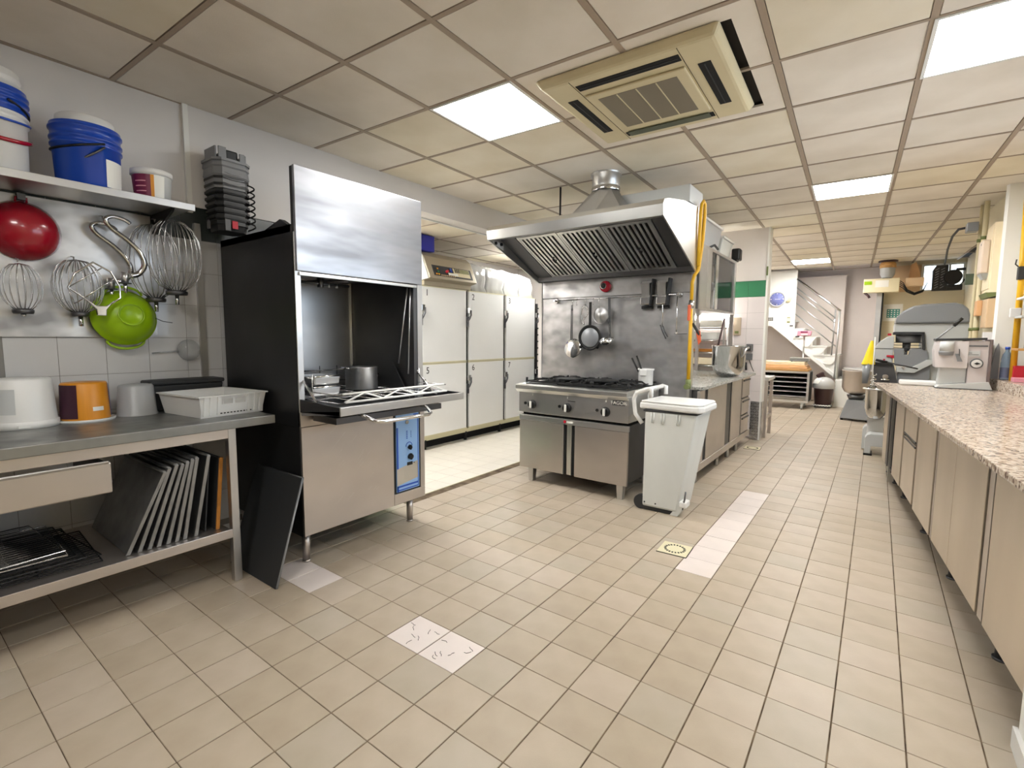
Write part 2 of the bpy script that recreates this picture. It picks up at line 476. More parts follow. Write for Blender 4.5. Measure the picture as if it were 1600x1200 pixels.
# ------------------------------------------------------------ walls
wl = B(-3.62, -3.43, -3.6, 2.45, -.1, CZ + .1).put('wall_left', white_wall, kind='structure')
B(-3.62, -3.43, 2.45, 7.0, AZ, CZ + .1).put('wall_left_beam', white_wall, kind='structure')
B(-3.62, -3.60, 2.45, 7.0, AZ - .012, AZ + .02).put('trim_2', bright_wall, kind='structure')
B(-3.43, -3.412, 1.305, 2.45, 2.09, CZ).put('trim_1', white_wall, wl)
B(-3.43, -3.405, 1.29, 1.318, 2.05, CZ).put('corner_bead', bright_wall, wl)
# wall tiles of the left wall
tw = .2
for a in range(11):
    y0 = 2.45 - (a + 1) * tw
    for b in range(9):
        z0 = .09 + b * tw
        if y0 < .28 and b > 3: continue
        o = B(-3.432, -3.421, y0 + .0012, y0 + tw - .0012, z0 + .0012, z0 + tw - .0012).put('tile', tile_w, wl, normals=False)
    o = B(-3.432, -3.421, y0 + .0012, y0 + tw - .0012, 1.892, 2.088).put('tile', tile_g_shaded, wl, label='green border tile with shade put into its colour')
B(-3.433, -3.424, .25, 2.45, .05, 2.09).put('grout', grout_w, wl)
# alcove with the cold cabinets
B(-5.2, -5.0, 2.3, 7.2, -.1, AZ + .1).put('wall_alcove', warm_wall, kind='structure')
B(-5.2, -3.43, 2.25, 2.45, -.1, AZ + .1).put('wall_alcove_near', warm_wall, kind='structure')
ac2 = B(-5.1, -3.6, 2.3, 7.1, AZ + .02, AZ + .12).put('ceiling_alcove', gap_m, kind='structure')
b0 = MB()
for i in range(3):
    for j in range(8):
        o = B(-3.63 - i * .6 - .585, -3.63 - i * .6 - .008, 2.46 + j * .6 + .008, 2.46 + j * .6 + .59, AZ, AZ + .015).put('tile', ceil_t[j % 3], ac2, normals=False)
ag = MB()
for i in range(4): ag.box(-3.63 - i * .6 - .012, -3.63 - i * .6 + .012, 2.45, 7.0, AZ - .004, AZ + .018)
for j in range(9): ag.box(-5.0, -3.6, 2.46 + j * .6 - .01, 2.46 + j * .6 + .01, AZ - .003, AZ + .018)
ag.put('ceiling_bars', tbar_m, ac2, kind='stuff')
t = thing('ceiling_light', 'added light panel of the alcove ceiling, unseen behind the raised dishwasher door', 'light', (-3.93, 2.78, AZ), group='alcove light')  # added lamp, kept out of sight, that brightens the white cabinet doors
B(-4.19, -3.67, 2.48, 3.03, AZ - .004, AZ + .003).put('diffuser', alc_e, t)
t = thing('ceiling_light', 'light panel hidden in the alcove ceiling over the white cold cabinets', 'light', (-4.6, 5.75, AZ), group='alcove light')
B(-4.19, -3.67, 5.48, 6.03, AZ - .004, AZ + .003).put('diffuser', alc_e, t)
# wall behind the island (faces the camera) with its tiled face
B(.0, .1, 11.7, 12.7, -.1, 4.2).put('wall_stairwell_side', pink_wall, kind='structure')
wm = B(-5.2, -1.16, 6.915, 7.06, -.1, CZ + .1).put('wall_middle', warm_wall, kind='structure')
B(-3.4, -1.16, 6.908, 6.916, .02, 2.035).put('grout', grout_w, wm)
for a in range(11):
    x1 = -1.16 - a * .2
    for b in range(10):
        z0 = .03 + b * .2
        if b == 9: z0 = 1.832
        if a > 6 and b < 4: continue
        B(x1 - .199, x1 - .001, 6.9, 6.912, z0 + .001, z0 + .199).put('tile', tile_g if b == 9 else tile_p, wm, normals=False, label='green border tile' if b == 9 else None)
B(-1.162, -1.14, 6.895, 7.065, 0, CZ).put('trim_3', bright_wall, kind='structure')
B(-1.163, -1.145, 6.89, 6.91, 2.09, 2.2).put('trim_4', olive, kind='structure')
# right-hand wall: near part, end of the partition, far part
dv = Vector((.0938, -.99559, 0)); nv = Vector((.99559, .0938, 0)); A0 = Vector((.018, 6.201, 0))
def cpos(s, o, z=0): p = A0 + dv * s + nv * o; return Vector((p.x, p.y, z))
far_xp = .73
def wall_seg(name, p, q, th, z0, z1, m, kind='structure'):
    p, q = Vector((p[0], p[1], 0)), Vector((q[0], q[1], 0)); d = (q - p).normalized(); n = Vector((d.y, -d.x, 0)) * th
    return MB().prism([(p.x, p.y), (q.x, q.y), (q.x + n.x, q.y + n.y), (p.x + n.x, p.y + n.y)], 'z', z0, z1).put(name, m, kind=kind)
pa, pb = cpos(10.0, 1.12), cpos(-.02, 1.12)
wrn = MB()
def nseg(s0, s1, z0, z1, b):
    p, q = cpos(s0, 1.13), cpos(s1, 1.13)
    b.prism([(p.x, p.y), (q.x, q.y), (q.x + .25, q.y), (p.x + .25, p.y)], 'z', z0, z1)
nseg(-.02, 1.3, -.1, CZ + .1, wrn); nseg(1.3, 4.1, -.1, 1.25, wrn); nseg(1.3, 4.1, 2.45, CZ + .1, wrn); nseg(4.1, 10.1, -.1, CZ + .1, wrn)
wrn.put('wall_right', cream_wall, kind='structure')
w2 = MB()
for s0 in (1.3, 2.67, 4.04): nseg(s0, s0 + .06, 1.25, 2.45, w2)
nseg(1.3, 4.1, 1.25, 1.3, w2); nseg(1.3, 4.1, 2.40, 2.45, w2)
w2o = w2.put('window_2', bright_wall, kind='structure')
g2_ = MB(); p_, q_ = cpos(1.3, 1.23), cpos(4.1, 1.23)
g2_.quad((p_.x, p_.y, 1.25), (q_.x, q_.y, 1.25), (q_.x, q_.y, 2.45), (p_.x, p_.y, 2.45)); g2_.put('pane', glass, w2o)
def portal(c, sx, sy, rot):
    ld = bpy.data.lights.new('daylight_portal', 'AREA'); ld.shape = 'RECTANGLE'; ld.size = sx; ld.size_y = sy; ld.cycles.is_portal = True
    o = bpy.data.objects.new('daylight_portal', ld); C.objects.link(o); o.location = c; o.rotation_euler = rot
c_ = (p_ + q_) / 2
portal((c_.x + .16, c_.y, 1.85), 1.25, 2.85, (0, R(90), R(5.4)))
portal((.86, 11.72, 2.40), .55, .45, (R(-90), 0, 0))
MB().prism([(.845, 6.27), (.86, 6.22), (1.35, 6.22), (1.35, 6.34), (.88, 6.34)], 'z', -.1, CZ + .1).put('wall_right_end', bright_wall, kind='structure')
# far right wall: a pier with the pipes, then the wall steps back
def far_x(y): return .928 - (y - 6.3) * .060
MB().prism([(far_x(6.3), 6.3), (far_x(7.7), 7.7), (1.3, 7.7), (1.3, 6.3)], 'z', -.1, CZ + .1).put('wall_right_far', cream_wall, kind='structure')
B(1.16, 1.3, 7.7, 12.7, -.1, CZ + .1).put('wall_right_rear', cream_wall, kind='structure')
# back of the room: wall beyond the staircase, cream wall at the right, closing walls
B(-3.2, .02, 12.5, 12.7, -.1, 4.2).put('wall_back', pink_wall, kind='structure')
B(-3.2, .1, 11.5, 12.6, 4.1, 4.2).put('ceiling_stairwell', warm_wall, kind='structure')
B(-3.3, .1, 11.45, 11.55, CZ + .02, 4.2).put('wall_stairwell', warm_wall, kind='structure')
B(-2.75, -2.6, 7.05, 12.6, -.1, 4.2).put('wall_back_left', warm_wall, kind='structure')
wbr = MB().box(.0, 1.2, 11.56, 11.7, -.1, 2.165).box(.0, .56, 11.56, 11.7, 2.165, 2.62).box(.56, 1.2, 11.56, 11.7, 2.64, CZ + .1).put('wall_back_right', cream_wall, kind='structure')
B(.0, .56, 11.545, 11.56, 2.165, 2.64).put('tan_board', tan_b, wbr)
B(.0, .56, 11.56, 12.6, 2.62, 2.75).put('wall_back_right_top', cream_wall, kind='structure')
wi = MB().box(.56, .60, 11.57, 11.64, 2.165, 2.64).box(1.12, 1.16, 11.57, 11.64, 2.165, 2.64).box(.60, 1.12, 11.57, 11.64, 2.165, 2.19).box(.60, 1.12, 11.57, 11.64, 2.61, 2.64).box(.93, .96, 11.57, 11.64, 2.19, 2.61).put('window_1', bright_wall, kind='structure')
MB().quad((.60, 11.60, 2.19), (1.12, 11.60, 2.19), (1.12, 11.60, 2.61), (.60, 11.60, 2.61)).put('pane', glass, wi)
# the closed yard walls behind the stairwell leave the window free
B(-3.7, 2.3, -3.7, -3.55, -.1, CZ + .1).put('wall_near', warm_wall, kind='structure')
# white wall stub at the near end of the right counter
ws = B(.441, .75, 1.55, 2.14, 0, .80)
wst = ws.put('wall_right_stub', bright_wall, kind='structure')
B(.428, .441, 1.55, 2.15, 0, .07).put('baseboard_right', white_pl, kind='structure')

# ============================================================ LEFT SIDE: worktable and what is on it
wt_ = thing('worktable', 'long steel worktable with worn top standing against the left wall', 'table', (-3.04, .6, 0))
B(-3.40, -2.655, -.9, 1.385, .825, .872).put('tabletop', table_top, wt_, bevel=.004)
MB().box(-2.71, -2.672, -.85, 1.18, .775, .825).box(-3.37, -3.34, -.85, 1.18, .775, .825).box(-3.34, -2.71, 1.145, 1.18, .78, .825).put('apron', steel_warm, wt_, bevel=.002)
for x, y in ((-2.69, 1.16), (-3.36, 1.16), (-2.69, -.8), (-3.36, -.8)):
    B(x - .02, x + .02, y - .02, y + .02, 0, .825).put('leg', steel, wt_, bevel=.003)
MB().box(-3.37, -2.69, -.85, 1.14, .262, .285).box(-2.70, -2.672, -.85, 1.15, .243, .29).put('lower_shelf', steel_warm, wt_, bevel=.002)
MB().box(-2.772, -2.768, .50, .503, .8725, .8728).put('seam', dark_in, wt_)
dr = B(-2.70, -2.68, .05, .655, .612, .748).put('drawer', steel_warm, wt_, bevel=.006)
MB().box(-3.25, -2.70, .06, .07, .62, .74).box(-3.25, -2.70, .64, .65, .62, .74).box(-3.25, -2.70, .06, .65, .615, .622).put('drawer_body', steel_dark, dr)
MB().prism([(-2.70, .748), (-2.675, .757), (-2.672, .752), (-2.68, .742)], 'y', .06, .645).put('handle', steel, dr)

# wall shelf and its uprights
sh = thing('wall_shelf', 'long steel wall shelf above the hanging whisks, holding plastic buckets', 'shelf', (-3.2, .3, 1.98))
MB().box(-3.41, -3.05, -.9, 1.19, 1.995, 2.005).box(-3.06, -3.045, -.9, 1.19, 1.982, 2.018).put('board', steel, sh, bevel=.002)
MB().prism([(-3.41, 1.995), (-3.10, 1.995), (-3.12, 1.975), (-3.40, 1.88)], 'y', 1.10, 1.112).put('bracket', black, sh)
MB().prism([(-3.41, 1.995), (-3.10, 1.995), (-3.12, 1.975), (-3.40, 1.88)], 'y', .2, .212).put('bracket', steel_dark, sh)
MB().box(-3.43, -3.40, 1.318, 1.352, .875, 1.99).put('upright', steel, sh)
B(-3.421, -3.408, -.5, 1.092, 1.295, 1.985).put('steel_wall_plate', steel_worn, label='steel backing plate on the tiled wall behind the hanging whisks', cat='panel')

def bucket(name, label, cx, cy, z0, r, h, m, lid=None, lid_h=.02, ribs=(), taper=.93, group=None, n=36):
    t = thing(name, label, 'bucket', (cx, cy, z0), group=group)
    rb = r * taper
    prof = [(0, 0), (rb - .004, 0), (rb, .004)]
    for z in ribs:
        rr = rb + (r - rb) * z / h
        prof += [(rr, z - .006), (rr + .007, z - .004), (rr + .007, z + .004), (rr + .001, z + .006)]
    prof += [(r, h - .004), (r, h), (r - .006, h), (rb - .008, .01), (0, .01)]
    MB().lathe([(a, z + z0) for a, z in prof], (cx, cy, 0), n).put('body', m, t)
    if lid:
        MB().lathe([(0, z0 + h + .012), (r - .014, z0 + h + .012), (r - .012, z0 + h + lid_h), (r + .004, z0 + h + lid_h), (r + .007, z0 + h + lid_h - .004), (r + .007, z0 + h - .012), (r + .002, z0 + h - .012)], (cx, cy, 0), n).put('lid', lid, t)
    return t
def bail(t, cx, cy, z, r, m, tilt=.9, a0=0, name='handle', r_=.0055):
    pts = []
    for k in range(19):
        a = math.pi * k / 18
        lx, ly = math.cos(a) * r, math.sin(a) * r
        px, py = lx, ly * math.cos(tilt)
        c, s = math.cos(a0), math.sin(a0)
        pts.append((cx + px * c - py * s, cy + px * s + py * c, z - ly * math.sin(tilt)))
    MB().tube(pts, r_, 6).put(name, m, t)
z0 = 2.006
# left tower: white bucket + blue bucket ring + white stacked lids
t = bucket('bucket', 'white bucket with red handle at the left end of the wall shelf', -3.20, .445, z0, .122, .272, white_pl, ribs=(.235, .26), taper=.94)
bail(t, -3.20, .445, z0 + .185, .128, red_pl, .35, a0=R(-80), r_=.010); MB().cyl((-3.10, .40, z0 + .135), (-3.085, .46, z0 + .14), .007).put('grip', black, t)
bail(t, -3.20, .445, z0 + .25, .130, blue_pl, .2, a0=R(-80))
t = bucket('bucket', 'blue bucket nested on the white bucket at the left end of the wall shelf', -3.20, .445, z0 + .274, .126, .10, blue_pl, ribs=(.02, .05, .075), taper=1.0)
bail(t, -3.20, .445, z0 + .31, .132, black, .3, a0=R(20))
t = thing('bucket', 'pale ribbed bucket topmost in the stack at the left end of the wall shelf', 'bucket', (-3.20, .445, z0 + 0.375))
MB().lathe([(0, z0 + 0.375), (.108, z0 + 0.375), (.108, z0 + 0.396), (.112, z0 + 0.399), (.108, z0 + 0.403), (.108, z0 + 0.416), (.112, z0 + 0.419), (.108, z0 + 0.423), (.106, z0 + 0.448), (.100, z0 + 0.453), (0, z0 + 0.453)], (-3.20, .445, 0), 36).put('body', white_pl, t)
t = bucket('bucket', 'blue bucket with black handle and paper label in the middle of the wall shelf', -3.19, .775, z0, .135, .30, blue_pl, ribs=(.205, .235, .28), taper=.92)
bail(t, -3.19, .775, z0 + .215, .140, black, .3, a0=R(-165)); bail(t, -3.19, .775, z0 + .20, .140, steel_dark, .75, a0=R(-165))
cpb = MB()
vs = []
for k in range(7):
    a = R(18 + k * 8)
    for zz, rr in ((.02, .1265), (.15, .1310)): vs.append((-3.19 + rr * math.cos(a), .775 + rr * math.sin(a), z0 + zz))
cpb.add(vs, [(2 * k, 2 * k + 2, 2 * k + 3, 2 * k + 1) for k in range(6)]); cpb.V = [v for v in cpb.V]
cpb.put('label', label_w, t, normals=False)
MB().lathe([(0, z0 + .302), (.112, z0 + .302), (.114, z0 + .308), (.112, z0 + .338), (.104, z0 + .346), (0, z0 + .346)], (-3.19, .775, 0), 36).put('white_lid', white_pl, t)
t = thing('tub', 'small maroon and white printed tub near the right end of the wall shelf', 'tub', (-3.17, 1.035, z0))
MB().lathe([(0, z0), (.078, z0), (.088, z0 + .14)], (-3.17, 1.035, 0), 36).put('body', grey_l, t)
for a_, b_, m_ in ((-100, -22, maroon), (-22, -12, orange), (-12, 20, label_w)):
    vs = []
    for k in range(9):
        a = R(a_ + (b_ - a_) * k / 8)
        for zz, rr in ((.008, .0795), (.132, .0885)): vs.append((-3.17 + rr * math.cos(a), 1.035 + rr * math.sin(a), z0 + zz))
    MB().add(vs, [(2 * k, 2 * k + 2, 2 * k + 3, 2 * k + 1) for k in range(8)], True).put('label', m_, t, normals=False)
rq = lambda z: .0803 + z * .073
for zz in (.045, .07, .095):
    vs = []
    for k in range(7):
        a = R(-72 + 36 * k / 6)
        for z2 in (zz, zz + .005): vs.append((-3.17 + rq(zz) * math.cos(a), 1.035 + rq(zz) * math.sin(a), z0 + z2))
    MB().add(vs, [(2 * k, 2 * k + 2, 2 * k + 3, 2 * k + 1) for k in range(6)], True).put('label_line', pink_l, t, normals=False)
MB().lathe([(0, z0 + .166), (.085, z0 + .166), (.093, z0 + .163), (.094, z0 + .138), (.089, z0 + .137)], (-3.17, 1.035, 0), 36).put('lid', white_pl, t)

# hanging utensils on the steel plate (hooks first)
def hook(x, y, z, label):
    MB().tube([(-3.408, y, z + .012), (x, y, z + .006), (x + .008, y, z - .01), (x + .018, y, z + .004)], .0028, 6).put('wall_hook', steel, label=label, cat='hook')
Mx = Matrix.Rotation(R(90), 3, 'Y')     # lathe axis along +x
t = thing('colander', 'dark red bowl hanging at the left end under the wall shelf', 'bowl', (-3.35, .555, 1.70))
MB().lathe([(.138, 0), (.142, .002), (.142, .008), (.134, .03), (.11, .085), (.07, .12), (0, .13), (0, .124), (.068, .114), (.106, .08), (.13, .028), (.138, .004)], (-3.40, .555, 1.81), 36, Mx).put('bowl', red_pl, t)
MB().tube([(-3.39, .535, 1.945), (-3.385, .535, 1.965), (-3.385, .575, 1.965), (-3.39, .575, 1.945)], .006, 6).put('grip', red_pl, t)
B(-3.408, -3.37, .54, .57, 1.955, 1.985).put('wall_hook', steel_dark, label='steel hook above the dark red bowl', cat='hook')

def whisk(label, y, ztop, zbot, rad, x, nw=10, neck=.03, bend=.006, hub_r=.03, stem=.05):
    t = thing('whisk', label, 'whisk', (x, y, zbot - stem), group=None)
    h = ztop - zbot
    wm_ = MB()
    for k in range(nw):
        a = math.pi * k / nw + .1; pts = []
        for s_ in range(17):
            u = s_ / 16 * 2 - 1
            # closed balloon loop: from hub edge, out, over the top and back
            th = u * math.pi * .93
            r_ = rad * math.sin(abs(th) * .92 + .12) if abs(th) < 3 else neck
            zz = zbot + h * (.5 + .5 * math.cos(th))
            lr = math.copysign(r_, u) if abs(u) > 1e-6 else 0
            if abs(u) < 1e-6: lr = 0
            if abs(u) > .99: lr = math.copysign(neck, u); zz = zbot
            pts.append((x + lr * math.sin(a) * .8, y + lr * math.cos(a) + (zz - zbot) * 0, zz))
        wm_.tube(pts, .0016 + (.0005 if rad > .1 else 0), 5)
    wm_.put('wires', wire_m, t, kind='stuff')
    MB().lathe([(0, zbot - .02), (hub_r, zbot - .02), (hub_r + .004, zbot - .012), (hub_r + .004, zbot), (hub_r - .008, zbot + .006), (0, zbot + .006)], (x, y, 0), 24).put('hub', steel_dark, t)
    MB().cyl((x, y, zbot - .02 - stem), (x, y, zbot - .02), .010, n=14).put('shaft', chrome, t)
    return t
hook(-3.37, .52, 1.665, 'steel hook holding the smallest wire whisk')
whisk('smallest wire whisk, hanging below the dark red bowl', .52, 1.645, 1.425, .078, -3.33, 9, hub_r=.036, stem=.012)
hook(-3.37, .73, 1.70, 'steel hook holding the wire whisk behind the flat beater')
whisk('wide wire whisk hanging behind the triangular flat beater', .735, 1.69, 1.42, .105, -3.34, 11, hub_r=.034, stem=.05)
hook(-3.37, 1.1, 1.96, 'steel hook holding the two largest balloon whisks')
whisk('largest balloon whisk, hanging in front at the right end of the steel plate', 1.15, 1.955, 1.555, .135, -3.25, 12, hub_r=.05, stem=.055)
whisk('large balloon whisk hanging close behind the largest one', 1.075, 1.93, 1.515, .125, -3.34, 10, hub_r=.045, stem=.055)
# flat beater
t = thing('flat_beater', 'triangular open flat beater hanging between the wide whisk and the lime green colander', 'beater', (-3.26, .80, 1.41))
x = -3.25
cy = .80
MB().tube([(x, cy - .02, 1.45), (x, cy - .075, 1.50), (x, cy - .125, 1.54), (x, cy - .095, 1.61), (x, cy - .02, 1.675), (x, cy + .05, 1.635), (x, cy + .085, 1.56), (x, cy + .085, 1.50), (x, cy + .02, 1.45)], .005, 8).put('outer_frame', chrome, t)
MB().tube([(x, cy - .125, 1.54), (x, cy + .02, 1.655)], .0035, 6).tube([(x, cy - .105, 1.46), (x, cy + .07, 1.605)], .0035, 6).tube([(x, cy - .125, 1.54), (x, cy - .105, 1.46)], .0035, 6).put('crossbars', chrome, t)
MB().prism([(cy - .075, 1.50), (cy - .02, 1.435), (cy - .018, 1.405), (cy + .02, 1.405), (cy + .022, 1.435), (cy + .06, 1.49), (cy + .02, 1.455), (cy - .02, 1.455)], 'x', x - .01, x + .01).put('socket', chrome, t, bevel=.003)
# two dough hooks
def dough_hook(label, y, dz, x):
    t = thing('dough_hook', label, 'dough hook', (x, y, 1.5 + dz))
    pts = [(x, y + .035, 1.585 + dz), (x, y + .075, 1.60 + dz), (x + .01, y + .10, 1.65 + dz), (x + .015, y + .08, 1.71 + dz), (x + .01, y + .03, 1.77 + dz), (x, y - .035, 1.825 + dz), (x, y - .055, 1.865 + dz), (x, y - .02, 1.885 + dz), (x, y + .03, 1.875 + dz), (x, y + .05, 1.86 + dz)]
    sm = []
    for i in range(len(pts) - 1):
        p0, p1, p2, p3 = [Vector(pts[max(0, min(len(pts) - 1, i + q))]) for q in (-1, 0, 1, 2)]
        for k in range(4):
            u = k / 4
            sm.append(.5 * ((2 * p1) + (-p0 + p2) * u + (2 * p0 - 5 * p1 + 4 * p2 - p3) * u * u + (-p0 + 3 * p1 - 3 * p2 + p3) * u ** 3))
    sm.append(Vector(pts[-1]))
    MB().tube(sm, [.016 - .007 * k / len(sm) for k in range(len(sm))], 10).put('hook', chrome, t)
    MB().cyl((x, y + .01, 1.545 + dz), (x, y + .01, 1.60 + dz), .017).put('collar', steel, t)
    MB().cyl((x, y + .01, 1.49 + dz), (x, y + .01, 1.545 + dz), .009).put('shaft', chrome, t)
    MB().lathe([(0, 1.54 + dz), (.028, 1.54 + dz), (.028, 1.545 + dz), (0, 1.545 + dz)], (x, y + .01, 0), 20).put('washer', steel_dark, t)
dough_hook('bright steel dough hook hanging in front, between flat beater and big whisks', .905, .04, -3.27)
dough_hook('second dough hook hanging just behind the bright one', .865, .01, -3.35)
hook(-3.36, .86, 1.93, 'steel hook holding the two dough hooks')
# lime colander hung on a long prong
t = thing('colander', 'lime green plastic colander with two loop handles hanging over the wall tiles', 'colander', (-3.33, .93, 1.27))
Mc = Matrix.Rotation(R(82), 3, 'Y')
MB().lathe([(.145, 0), (.152, .002), (.152, .007), (.142, .012), (.132, .05), (.098, .095), (.06, .115), (.05, .118), (.046, .112), (0, .112), (0, .106), (.05, .108), (.096, .088), (.128, .045), (.138, .012)], (-3.375, .93, 1.40), 40, Mc).put('bowl', green_pl, t)
MB().lathe([(.055, 0), (.06, 0), (.06, .004), (.055, .004), (.055, 0)], (-3.255, .93, 1.415), 32, Mc).put('foot_ring', green_pl, t)
for s_ in (-1, 1):
    pts = [(-3.37 + .0, .93 + math.cos(a) * .085, 1.40 + s_ * (.125 + math.sin(a) * .045)) for a in [math.pi * k / 10 for k in range(11)]]
    MB().tube(pts, .007, 8).put('handle', green_pl, t)
MB().tube([(-3.41, .97, 1.46), (-3.33, 1.10, 1.385), (-3.31, 1.14, 1.378)], .0025, 6).put('wall_hook', steel_dark, label='long thin wire prong sticking out behind the lime green colander', cat='hook')
t = thing('ladle', 'clear plastic ladle hanging low on the tiles right of the lime green colander', 'ladle', (-3.39, 1.2, 1.2))
MB().lathe([(.062, 0), (.064, .003), (.055, .03), (.03, .05), (0, .055)], (-3.415, 1.255, 1.215), 28, Mx).put('bowl', skin_gl, t)
MB().tube([(-3.41, 1.20, 1.21), (-3.41, 1.06, 1.20)], .005, 6).put('stem', skin_gl, t)

# things standing on the worktable
T = .872
t = thing('tub', 'plain white round tub standing upside down at the left end of the worktable', 'tub', (-3.22, .475, T))
MB().lathe([(0, T + .23), (.098, T + .23), (.105, T + .222), (.115, T + .06), (.118, T + .012), (.118, T)], (-3.22, .475, 0), 36).put('body', white_pl, t)
MB().lathe([(.116, T), (.123, T), (.124, T + .03), (.117, T + .034)], (-3.22, .475, 0), 36).put('lid', white_pl, t)
B(-3.105, -3.095, .435, .475, T + .008, T + .022).put('lid_tab', white_pl, t)
vs = []
for k in range(7):
    a = R(-58 + 36 * k / 6)
    for zz, rr in ((.07, .1155), (.185, .1085)): vs.append((-3.22 + rr * math.cos(a), .475 + rr * math.sin(a), T + zz))
MB().add(vs, [(2 * k, 2 * k + 2, 2 * k + 3, 2 * k + 1) for k in range(6)], True).put('label', grey_l, t, normals=False)
t = thing('tub', 'orange and dark plum tub standing upside down on its white lid on the worktable', 'tub', (-3.22, .70, T))
MB().lathe([(0, T + .195), (.088, T + .195), (.092, T + .188), (.099, T + .02), (.099, T + .012)], (-3.22, .70, 0), 40).put('body', orange, t)
for a_, b_, z1, z2, m_ in ((-115, -30, .02, .186, plum), (64, 84, .02, .186, blue_pl), (4, 32, .055, .075, label_w)):
    vs = []
    for k in range(9):
        a = R(a_ + (b_ - a_) * k / 8)
        for zz in (z1, z2):
            rr = .1012 - .0073 * zz / .19 + (.0008 if m_ in (frost, label_w) else 0)
            vs.append((-3.22 + rr * math.cos(a), .70 + rr * math.sin(a), T + zz))
    MB().add(vs, [(2 * k, 2 * k + 2, 2 * k + 3, 2 * k + 1) for k in range(8)], True).put('label', m_, t, normals=False)
MB().lathe([(0, T + .008), (.112, T + .008), (.116, T + .014), (.120, T + .012), (.117, T), (0, T)], (-3.22, .70, 0), 40).put('lid', white_pl, t)
t = thing('tub', 'translucent grey tub standing upside down between the orange tub and the white crate', 'tub', (-3.25, .925, T))
MB().lathe([(0, T + .165), (.072, T + .165), (.08, T + .155), (.09, T + .01), (.094, T + .006), (.094, T)], (-3.25, .925, 0), 36).put('body', frost, t)
# black tray behind the crate and the white crate
t = thing('tray', 'black plastic tray standing behind the white crate on the worktable', 'tray', (-3.33, 1.19, T))
MB().frustum((-3.39, -3.27, 1.02, 1.36, T), (-3.40, -3.255, 1.0, 1.38, T + .15)).put('body', black2, t, bevel=.01)
MB().box(-3.405, -3.245, .99, 1.385, T + .15, T + .175).put('rim', black2, t, bevel=.01)
def crate():
    x0, x1, y0, y1, z0, z1 = -3.22, -2.80, 1.035, 1.40, T + .001, T + .115
    t = thing('crate', 'white plastic bakery crate with hand holes at the right end of the worktable', 'crate', (-3.0, 1.22, T), R(0))
    th = .006; e = .018
    B(x0 + e, x1 - e, y0 + e, y1 - e, z0, z0 + .006).put('floor_panel', white_pl, t)
    MB().frustum((x0 + e, x0 + e + th, y0 + e, y1 - e, z0), (x0, x0 + th, y0, y1, z1)).frustum((x0 + e, x1 - e, y0 + e, y0 + e + th, z0), (x0, x1, y0, y0 + th, z1)).frustum((x0 + e, x1 - e, y1 - e - th, y1 - e, z0), (x0, x1, y1 - th, y1, z1)).put('walls', white_pl, t)
    # front wall facing +x with hand holes
    def fx(z): return x1 - e + e * (z - z0) / (z1 - z0)
    ym = (y0 + y1) / 2; hz0, hz1 = z0 + .066, z0 + .095
    def slab(ya, yb, za, zb, m=white_pl, d=0, nm=None, par=None):
        b = MB().add([(fx(za) - th + d, ya, za), (fx(za) + d, ya, za), (fx(za) + d, yb, za), (fx(za) - th + d, yb, za), (fx(zb) - th + d, ya, zb), (fx(zb) + d, ya, zb), (fx(zb) + d, yb, zb), (fx(zb) - th + d, yb, zb)], [(0, 3, 2, 1), (4, 5, 6, 7), (0, 1, 5, 4), (1, 2, 6, 5), (2, 3, 7, 6), (3, 0, 4, 7)])
        return b
    f = MB()
    for q in ((y0 + .012, y1 - .012, z0, hz0), (y0 + .004, y1 - .004, hz1, z1), (y0 + .008, ym - .065, hz0, hz1), (ym + .065, y1 - .008, hz0, hz1), (ym - .006, ym + .006, hz0, hz1)):
        b = slab(*q); f.add(b.V, b.F)
    f.put('front_wall', white_pl, t, normals=False)
    rb = MB()
    for yy in (y0 + .03, y0 + .06, y0 + .1, y1 - .1, y1 - .06, y1 - .03):
        b = slab(yy - .007, yy + .007, z0 + .01, z1 - .004, d=.006); rb.add(b.V, b.F)
    rb.put('ribs', white_pl, t, kind='stuff', normals=False)
    MB().box(x1 - .004, x1 + .01, y0 - .008, y1 + .008, z1 - .004, z1 + .002).box(x0 - .01, x0 + .004, y0 - .008, y1 + .008, z1 - .004, z1 + .002).box(x0, x1, y0 - .01, y0 + .004, z1 - .004, z1 + .002).box(x0, x1, y1 - .004, y1 + .01, z1 - .004, z1 + .002).put('rim', white_pl, t)
    b = MB()
    for k in range(11):
        yy = ym - .09 + k * .018
        b.box(fx(z0 + .018) + .001, fx(z0 + .018) + .0018, yy, yy + .011, z0 + .014, z0 + .02)
    b.put('embossed_print', gap_m, t, kind='stuff')
    return t
ct_ = crate(); ct_.rotation_euler = (0, 0, R(6))

# below the table: cooling racks and trays
for k in range(6):
    t = thing('cooling_rack', 'black wire cooling rack, %s of the stack on the lower shelf' % ('topmost', 'second from the top', 'third from the top', 'third from the bottom', 'second from the bottom', 'lowest')[5 - k], 'rack', (-3.02, .33, .2865 + k * .016), R(random.uniform(-5, 5)), group='wire cooling racks on the lower shelf')
    z = .295 + k * .016
    m = MB()
    x0, x1, y0, y1 = -3.27, -2.76, -.2, .63 - k * .03
    for q in range(18): m.tube([(x0 + (x1 - x0) * q / 17, y0, z), (x0 + (x1 - x0) * q / 17, y1, z)], .0016, 4)
    for q in range(5): m.tube([(x0, y0 + (y1 - y0) * q / 4, z - .003), (x1, y0 + (y1 - y0) * q / 4, z - .003)], .002, 4)
    m.tube([(x0, y0, z), (x1, y0, z), (x1, y1, z), (x0, y1, z)], .0035, 5, True)
    m.put('wires', wire_m if k > 3 else iron, t, kind='stuff')
names = ['leaning farthest left', 'second from the left', 'third from the left', 'fourth from the left', 'fifth from the left', 'sixth from the left', 'seventh from the left', 'last on the right, slightly apart']
